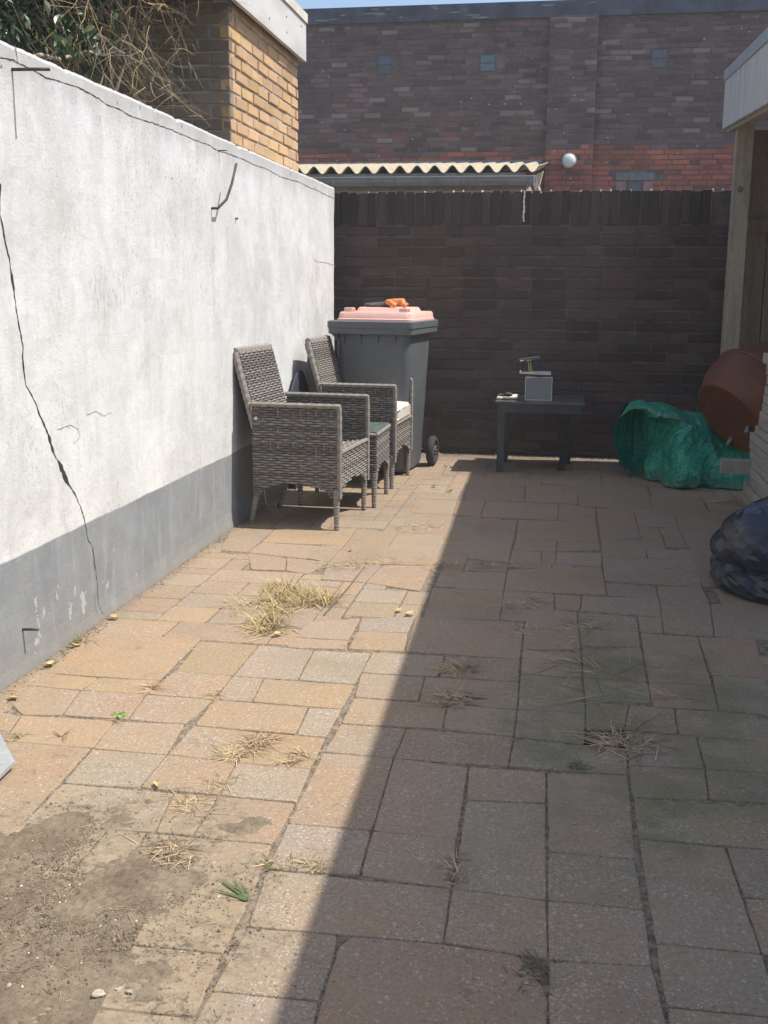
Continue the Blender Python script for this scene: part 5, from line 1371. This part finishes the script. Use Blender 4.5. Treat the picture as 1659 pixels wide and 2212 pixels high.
for (cx_, cy_) in cl:
    dep = -rs_.uniform(1.92, 2.85); dens = 150 if cx_ < 170 else 34
    for _ in range(dens):
        x_, y_ = rs_.gauss(cx_, 30), rs_.gauss(cy_, 26)
        if y_ > topline(x_) - 14: continue
        p_ = onX(x_, y_, dep + rs_.gauss(0, .09))
        if p_.x > -1.85: p_.x = -1.86
        d_ = Vector((rs_.uniform(-.7, .9), rs_.uniform(-1, .8), rs_.uniform(-1.0, .5))).normalized(); nr = Vector((rs_.uniform(-.2, 1), rs_.uniform(-1, .4), rs_.uniform(.1, 1))).normalized()
        g_ = rs_.random(); col = (.026, .050, .014) if g_ < .6 else ((.045, .080, .02) if g_ < .88 else (.15, .14, .05))
        leaf(p_ - so_, rs_.uniform(.035, .072), rs_.uniform(.014, .027), d_, nr, jit(rs_, col, .6, 1.3))
raw('foliage', V, F, M_LEAF, shrub, False, C)['kind'] = 'stuff'

# ------------------------------------------------------------------ weeds, straw, leaves, soil
M_GRASS = NT('grass_blade', 0.7); _c = M_GRASS.n('ShaderNodeAttribute', attribute_name='Col').outputs['Color']; M_GRASS.color(_c); M_GRASS = M_GRASS.m
def blade(V, F, C, p_, d_, L_, w_, col, bend, seg=4):
    s_ = Vector((-d_.y, d_.x, 0)); s_ = s_.normalized() if s_.length > 1e-4 else Vector((1, 0, 0)); b0 = len(V); q = Vector(p_); dd = d_.copy()
    for k_ in range(seg + 1):
        ww = w_ * (1 - .85 * k_ / seg) * .5
        V.append(q + s_ * ww); V.append(q - s_ * ww + Vector((0, 0, ww * .6))); C.append(col); C.append(col)
        dd = (dd + Vector((d_.x * bend * .3, d_.y * bend * .3, -bend))).normalized(); q = q + dd * L_ / seg
        if q.z < .002: q.z = .002 + .0005 * k_
    for k_ in range(seg): F.append((b0 + 2 * k_, b0 + 2 * k_ + 1, b0 + 2 * k_ + 3, b0 + 2 * k_ + 2))
DRY, DRYG, GREEN, BRN_ = (.50, .37, .20), (.36, .29, .11), (.13, .19, .04), (.21, .145, .088)
def tuft(label, spots, n, hgt, cols, flat=0.3, spread=.03, wd=.0028, seed=0, name='grass_tuft', cat='grass', group='tufts in the paving joints'):
    r = random.Random(seed); V, F, C = [], [], []; c0_ = G(*spots[0])
    for _ in range(n):
        i = r.randrange(len(spots)); g_ = G(*spots[i]); p_ = Vector((g_.x + r.gauss(0, spread), g_.y + r.gauss(0, spread), 0.0)) - Vector((c0_.x, c0_.y, 0))
        a_ = r.uniform(0, 6.283); up_ = r.uniform(.15, 1.0) * (1 - flat) + .02
        d_ = Vector((math.cos(a_) * (1 - up_ * .7), math.sin(a_) * (1 - up_ * .7), up_)).normalized()
        blade(V, F, C, p_, d_, hgt * r.uniform(.45, 1.2), wd * r.uniform(.7, 1.4), jit(r, r.choice(cols), .7, 1.25), r.uniform(.08, .35))
    o = raw(name, V, F, M_GRASS, None, False, C); o.location = (c0_.x, c0_.y, 0); tag(o, label, cat, group)
    if name == 'grass_tuft': o['kind'] = 'stuff'
    return o
tuft('big yellow-green grass tuft in the sunlit paving', [(585,1300),(600,1320),(620,1285),(640,1290),(570,1350),(585,1345),(650,1305),(690,1290),(610,1270),(700,1300),(575,1362)], 1300, .10, [DRY, DRY, DRY, DRY, DRYG, (.26, .24, .07)], .10, .030, .0032, 1)
tuft('thin dry grass left of the big tuft', [(500,1310),(520,1300),(515,1320)], 60, .07, [DRY, DRYG], .3, .03, .0026, 2)
tuft('dry straw tuft in the shade under the shadow edge', [(975,1448),(990,1440),(1000,1450)], 190, .08, [DRY, DRY, BRN_, DRY], .55, .022, .003, 3)
tuft('dry straw tuft below its look-alike in the shade', [(965,1515),(985,1508),(1000,1512)], 170, .08, [DRY, DRY, BRN_], .6, .03, .003, 4)
tuft('flattened straw bundle on the sunlit slabs', [(500,1630),(525,1620),(550,1612),(575,1598)], 200, .085, [DRY, BRN_, DRY], .88, .014, .0026, 5)
tuft('brown dried weed beside the straw bundle', [(620,1645),(645,1630)], 45, .06, [BRN_, BRN_, DRY], .5, .015, .0024, 6)
tuft('dry grass fringe crossing from sun into shade', [(1030,1222),(1080,1218),(1110,1222),(950,1225),(840,1215),(780,1222),(720,1220),(900,1140),(930,1135)], 330, .08, [DRY, BRN_, DRY], .8, .05, .003, 7)
tuft('tangled straw by the drain hole in the shade', [(1310,1600),(1330,1610),(1350,1625),(1370,1605),(1330,1590)], 150, .12, [DRY, DRY, BRN_], .85, .03, .003, 8)
tuft('long loose straw on the mossy slabs', [(1190,1420),(1250,1430),(1290,1500),(1380,1440),(1420,1500),(1300,1450),(1230,1390),(1380,1580)], 80, .20, [DRY, DRY, BRN_], .97, .03, .0032, 9)
tuft('withered straw on the shaded slabs at mid yard', [(1120,1310),(1150,1300),(1170,1305),(1250,1350),(1140,1360),(1260,1365)], 190, .09, [BRN_, DRY, DRY], .85, .04, .003, 10)
tuft('dried stems near the sunlit dirt patch', [(400,1730),(430,1750),(420,1720),(460,1700),(480,1690)], 90, .075, [DRY, BRN_], .85, .018, .0024, 11)
tuft('straw clump at the corner of the dirt patch', [(370,1850),(380,1830),(340,1840)], 90, .06, [DRY, BRN_, BRN_], .85, .02, .0026, 12)
V, F, C = [], [], []; c0_ = G(536, 1944); r = random.Random(4)
for i in range(9):
    tip = G(455 + r.uniform(-12, 60), 1900 + r.uniform(-10, 36)); d_ = (tip - c0_); L_ = d_.length * r.uniform(.75, 1.15)
    blade(V, F, C, Vector((r.gauss(0, .004), r.gauss(0, .004), .001)), Vector((d_.x / L_, d_.y / L_, r.uniform(.1, .5))).normalized(), L_, r.uniform(.003, .008), jit(r, (.11, .15, .055), .7, 1.2), .16, 5)
o = raw('weed', V, F, M_GRASS, None, False, C); o.location = (c0_.x, c0_.y, 0); tag(o, 'fresh green blades sprouting from a joint', 'weed', 'tufts in the paving joints')
tuft('thin weed at the foot of the grey plinth', [(165,1385),(180,1388)], 26, .09, [DRYG, BRN_, GREEN], .1, .012, .0026, 14, 'weed', 'weed')
tuft('small green clover in a paving joint', [(255,1549),(262,1546)], 18, .022, [(.17,.28,.07)], .3, .008, .010, 15, 'weed', 'weed')
tuft('tiny bent stalk on the yellow slab at left', [(137,1592)], 12, .05, [BRN_, DRYG], .2, .007, .003, 16, 'weed', 'weed')
tuft('tiny upright stalks by the left picture edge', [(46,1590)], 14, .05, [BRN_, DRYG], .1, .008, .003, 26, 'weed', 'weed')
tuft('dark moss and grass in the broken slab corner', [(1140,2090),(1165,2100),(1175,2130),(1160,2080)], 70, .026, [(.07,.075,.03), (.13,.12,.05), BRN_], .6, .018, .0026, 17)
tuft('moss sprigs along the joint by the shadow edge', [(660,1875),(620,1870),(690,1875),(585,1865)], 90, .035, [(.15,.16,.04), DRY, BRN_], .4, .012, .0028, 18)
tuft('brown grass in the joint of the shaded slabs', [(978,1880),(980,1900),(982,1860)], 60, .05, [BRN_, DRY], .4, .01, .0024, 19)
tuft('weeds along the foot of the brick wall', [(960,982),(1000,982),(1060,984),(1130,985),(1150,984),(1230,987),(1290,988),(1320,988)], 230, .055, [BRN_, DRY, GREEN, DRY], .35, .05, .003, 20)
tuft('straw litter in the sun in front of the wheelie bin', [(900,1040),(940,1030),(960,1015),(985,1020),(880,1050),(930,1060)], 120, .06, [DRY, BRN_], .92, .06, .003, 21)
tuft('dry grass in the joint left of the dirt', [(330,1485),(322,1490)], 40, .06, [DRY, BRN_], .4, .012, .0024, 22)
tuft('dry grass at the joint crossing near the plinth slab', [(460,1495),(470,1505),(250,1560)], 40, .05, [DRY, BRN_, DRYG], .6, .012, .0024, 23)
tuft('green moss tuft in the shade by the hole', [(1250,1655),(1245,1660)], 60, .03, [(.12,.13,.035), (.07,.08,.03)], .3, .014, .0024, 24)
# long dark stick in the sun beyond the big tuft
A, B = G(700, 1330), G(790, 1225)
tag(tube('stick', [A + Vector((0, 0, .004)), A.lerp(B, .5) + Vector((.01, 0, .012)), B + Vector((0, 0, .01))], [.003, .0026, .0016], simple('dead_stick', (.16, .12, .085), .8), None, 6), 'thin dead stick lying beyond the big grass tuft', 'stick')
A, B = G(1530, 1085), G(1578, 1085)
tag(tube('stick', [A + Vector((0, 0, .006)), B + Vector((0, 0, .006))], .004, simple('pale_stick', (.5, .42, .28), .8), None, 6), 'pale straight stick on the paving beside the board stack', 'stick')
# dry yellow leaves
LV = [((150,1397), 'largest dry yellow leaf at the foot of the grey plinth'), ((108,1438), 'dry yellow leaf at the plinth where the big yellow slab ends'), ((28,1512), 'dry yellow leaf on the paving at the left picture edge'),
 ((244,1338), 'dry yellow leaf at the plinth below the tall crack'), ((757,1191), 'dry yellow leaf on the sunlit paving in front of the chairs'), ((885,1330), 'dry yellow leaf right at the shadow edge by the speckled slab'),
 ((862,1322), 'dry yellow leaf left of the one at the shadow edge'), ((963,1008), 'dry yellow leaf nearest the brick wall beside the bin'), ((938,1052), 'dry yellow leaf on the paving below the bin wheel'),
 ((972,1062), 'dry yellow leaf between bin wheel and shadow edge'), ((640,1268), 'dry yellow leaf behind the big grass tuft'), ((340,1700), 'dry yellow leaf at the edge of the trodden soil'), ((600,1375), 'dry yellow leaf in front of the big grass tuft')]
M_DL = simple('dry_leaf', (.52, .40, .17), .7, .2, 30, .3)
me_l = []
for s_ in range(4):
    r = random.Random(s_); V, F = [], []
    for i in range(5):
        t_ = i / 4; w_ = .011 * math.sin(math.pi * min(.98, t_ + .06)) + .001
        for j in (-1, 0, 1): V.append((t_ * .038 - .019, j * w_, .004 + .009 * abs(j) * (.5 + t_ * .5) + .004 * math.sin(t_ * 4 + s_)))
    for i in range(4):
        for j in range(2): F.append((i * 3 + j, (i + 1) * 3 + j, (i + 1) * 3 + j + 1, i * 3 + j + 1))
    me = bpy.data.meshes.new('fallen_leaf'); me.from_pydata(V, [], F); me.materials.append(M_DL); me_l.append(me)
for i, (q, lab) in enumerate(LV):
    o = link('fallen_leaf', R.choice(me_l)); g_ = G(*q); o.location = (max(g_.x, -1.61), g_.y, .002); o.rotation_euler = (R.uniform(-.2, .2), R.uniform(-.1, .1), R.uniform(0, 6.28)); f = R.uniform(.7, 1.15); o.scale = (f, f, f)
    tag(o, lab, 'leaf', 'dry leaves scattered on the paving')
def soil_h(x_, y_):
    q = math.hypot((x_ + 0.95) / .44, (y_ - 1.74) / .50) + .75 * fbm((x_ * 4.2, y_ * 4.2, 1), 5)
    m_ = max(0.0, min(1.0, (1.0 - q) / .55))
    return -.004 + m_ * (.008 + .006 * fbm((x_ * 14, y_ * 14, 2), 5) + .0035 * fbm((x_ * 60, y_ * 60, 3), 3)), m_
# grit in the joints and trodden soil: uncountable litter
r = random.Random(3); V, F, C = [], [], []
def crumb(x_, y_, z_, s_, col):
    b0 = len(V); a_ = r.uniform(0, 6.28); e = r.uniform(.5, 1.0); hh = s_ * r.uniform(.4, .9)
    for (da, k_) in ((0, 1), (1.6, e), (3.1, 1), (4.7, e)): V.append((x_ + s_ * k_ * math.cos(a_ + da), y_ + s_ * k_ * math.sin(a_ + da), z_)); C.append(col)
    V.append((x_ + r.uniform(-.3, .3) * s_, y_ + r.uniform(-.3, .3) * s_, z_ + hh)); C.append(col)
    F.extend([(b0, b0 + 1, b0 + 4), (b0 + 1, b0 + 2, b0 + 4), (b0 + 2, b0 + 3, b0 + 4), (b0 + 3, b0, b0 + 4)])
GC = [(.14, .105, .07), (.20, .155, .105), (.09, .07, .05), (.30, .25, .18), (.5, .46, .4)]
for (code, sp, p_) in slabs:
    for i in range(len(p_)):
        a_, b_ = p_[i], p_[(i + 1) % len(p_)]; L_ = math.hypot(a_[0] - b_[0], a_[1] - b_[1])
        near = 1.0 if min(a_[1], b_[1]) < 4.5 else .35
        for _ in range(int(L_ * 210 * near * r.uniform(.2, 1.4))):
            t_ = r.random(); x_, y_ = a_[0] + (b_[0] - a_[0]) * t_ + r.gauss(0, .004), a_[1] + (b_[1] - a_[1]) * t_ + r.gauss(0, .004)
            if -1.64 < x_ < 1.6 and 1.2 < y_ < 8.05: crumb(x_, y_, -.0034 + r.uniform(0, .0015), r.uniform(.0012, .0036), r.choice(GC[:4] if r.random() < .93 else GC))
for _ in range(9000):
    a_ = r.uniform(0, 6.28); q = abs(r.gauss(0, .55)); x_, y_ = -0.92 + .40 * q * math.cos(a_), 1.78 + .46 * q * math.sin(a_)
    if noise.noise((x_ * 5, y_ * 5, 0)) < -.12 or x_ < -1.62: continue
    crumb(x_, y_, max(0.0012, soil_h(x_, y_)[0] - .0005), r.uniform(.0009, .0036) * (1.7 if r.random() < .05 else 1), r.choice([(.10, .072, .048), (.15, .113, .075), (.19, .145, .098), (.24, .19, .13)]) if r.random() < .985 else (.62, .58, .52))
for _ in range(700):                                        # litter drifted against the plinth and the brick wall
    y_ = r.uniform(1.4, 7.7); crumb(-1.645 + abs(r.gauss(0, .03)), y_, 0.001, r.uniform(.0015, .005), r.choice(GC[:4]))
for _ in range(900):
    crumb(r.uniform(-1.2, 1.0), 8.09 - abs(r.gauss(0, .07)), 0.0, r.uniform(.002, .009), r.choice([(.25, .2, .14), (.35, .29, .2), (.16, .12, .08)]))
for _ in range(420):
    crumb(r.uniform(-1.5, 1.2), r.uniform(1.3, 7.8), 0.003, r.uniform(.001, .0028), r.choice([(.55, .5, .44), (.1, .08, .06), (.1, .08, .06), (.3, .24, .16)]))
for _ in range(900):                                        # chopped stalks in the soil
    a_ = r.uniform(0, 6.28); q = abs(r.gauss(0, .5)); p_ = Vector((-0.9 + .38 * q * math.cos(a_), 1.8 + .44 * q * math.sin(a_), .003)); b_ = r.uniform(0, 6.28)
    if noise.noise((p_.x * 5, p_.y * 5, 0)) < -.12 or p_.x < -1.6: continue
    p_.z = max(.003, soil_h(p_.x, p_.y)[0] + .001)
    blade(V, F, C, p_, Vector((math.cos(b_), math.sin(b_), r.uniform(0, .25))), r.uniform(.008, .035), r.uniform(.0008, .002), r.choice([(.22, .17, .10), (.12, .09, .06), (.33, .26, .15)]), .1, 2)
o = raw('soil_litter', V, F, M_GRASS, None, False, C); o['kind'] = 'stuff'; tag(o, 'loose soil, grit and chopped stalks scattered over the paving', 'soil')
# stones lying in the dirt
M_STN = simple('pale_stone', (.40, .35, .27), .8, .2, 40, .5, 120, .002)
for i, (x_, y_, s_, lab) in enumerate(((215, 2150, .022, 'largest pale stone chip in the trodden soil'), (258, 2138, .012, 'pale stone chip behind the largest chip in the soil'), (278, 2148, .012, 'pale stone chip right of the largest chip in the soil'), (20, 2135, .012, 'pale stone chip in the soil at the left picture edge'), (348, 1997, .008, 'small white chip on the slab right of the soil'), (1240, 1780, .009, 'lone white chip on the shaded slabs'))):
    bm = bmesh.new(); bmesh.ops.create_icosphere(bm, subdivisions=2, radius=1.0)
    for v in bm.verts: v.co = Vector((v.co.x, v.co.y * .55, max(-.2, min(.28, v.co.z * .5)))) * s_ * .6 * (1 + .75 * noise.noise(v.co * 1.5 + Vector((i * 3.3, 0, 0))))
    o = obj('stone_chip', bm, M_STN); g_ = G(x_, y_); o.location = (g_.x, g_.y, max(0.0, soil_h(g_.x, g_.y)[0]) + s_ * .15); o.rotation_euler = (0, 0, R.uniform(0, 3)); tag(o, lab, 'stone', 'stone chips on the paving')

# low heap of spilled soil in the near left corner
V, F = [], []; nx_, ny_ = 150, 170
for i in range(nx_ + 1):
    for j in range(ny_ + 1):
        x_, y_ = -1.55 + 1.15 * i / nx_, 1.25 + 1.15 * j / ny_
        h_, m_ = soil_h(x_, y_); h_ += .002 * m_ * R.uniform(-1, 1)
        V.append((x_, y_, h_))
for i in range(nx_):
    for j in range(ny_):
        a_ = i * (ny_ + 1) + j
        if max(V[a_][2], V[a_ + 1][2], V[a_ + ny_ + 1][2], V[a_ + ny_ + 2][2]) > -.0025: F.append((a_, a_ + ny_ + 1, a_ + ny_ + 2, a_ + 1))
tm = NT('spilled_soil', 1.0); _q = tm.pos()
_c = tm.mix(tm.ramp(tm.noise(_q, 9, 7, .75), .35, .65), (.175, .132, .086), (.285, .225, .152)); _c = tm.mix(tm.math('MULTIPLY', tm.ramp(tm.noise(_q, 70, 5, .8), .5, .68), .7), _c, (.095, .068, .045))
tm.color(_c); tm.bump(tm.noise(_q, 160, 5, .8), .9, .006)
o = raw('spilled_soil', V, F, tm.m, None, False); o['kind'] = 'stuff'; tag(o, 'brown soil spilled over the paving in the near left corner', 'soil')
# thin volume added to imitate the veil glare of dirty glass
hz = box('haze', -62, 62, -27, 97, -0.6, 6.0, None)
hz['kind'] = 'stuff'; hm = bpy.data.materials.new('glare_veil'); hm.use_nodes = True; hm.node_tree.nodes.clear()
vo = hm.node_tree.nodes.new('ShaderNodeVolumePrincipled'); vo.inputs['Color'].default_value = (0.95, 0.95, 0.95, 1); vo.inputs['Density'].default_value = 0.0036; vo.inputs['Anisotropy'].default_value = 0.0
ho = hm.node_tree.nodes.new('ShaderNodeOutputMaterial'); hm.node_tree.links.new(vo.outputs[0], ho.inputs['Volume']); hz.data.materials.append(hm)
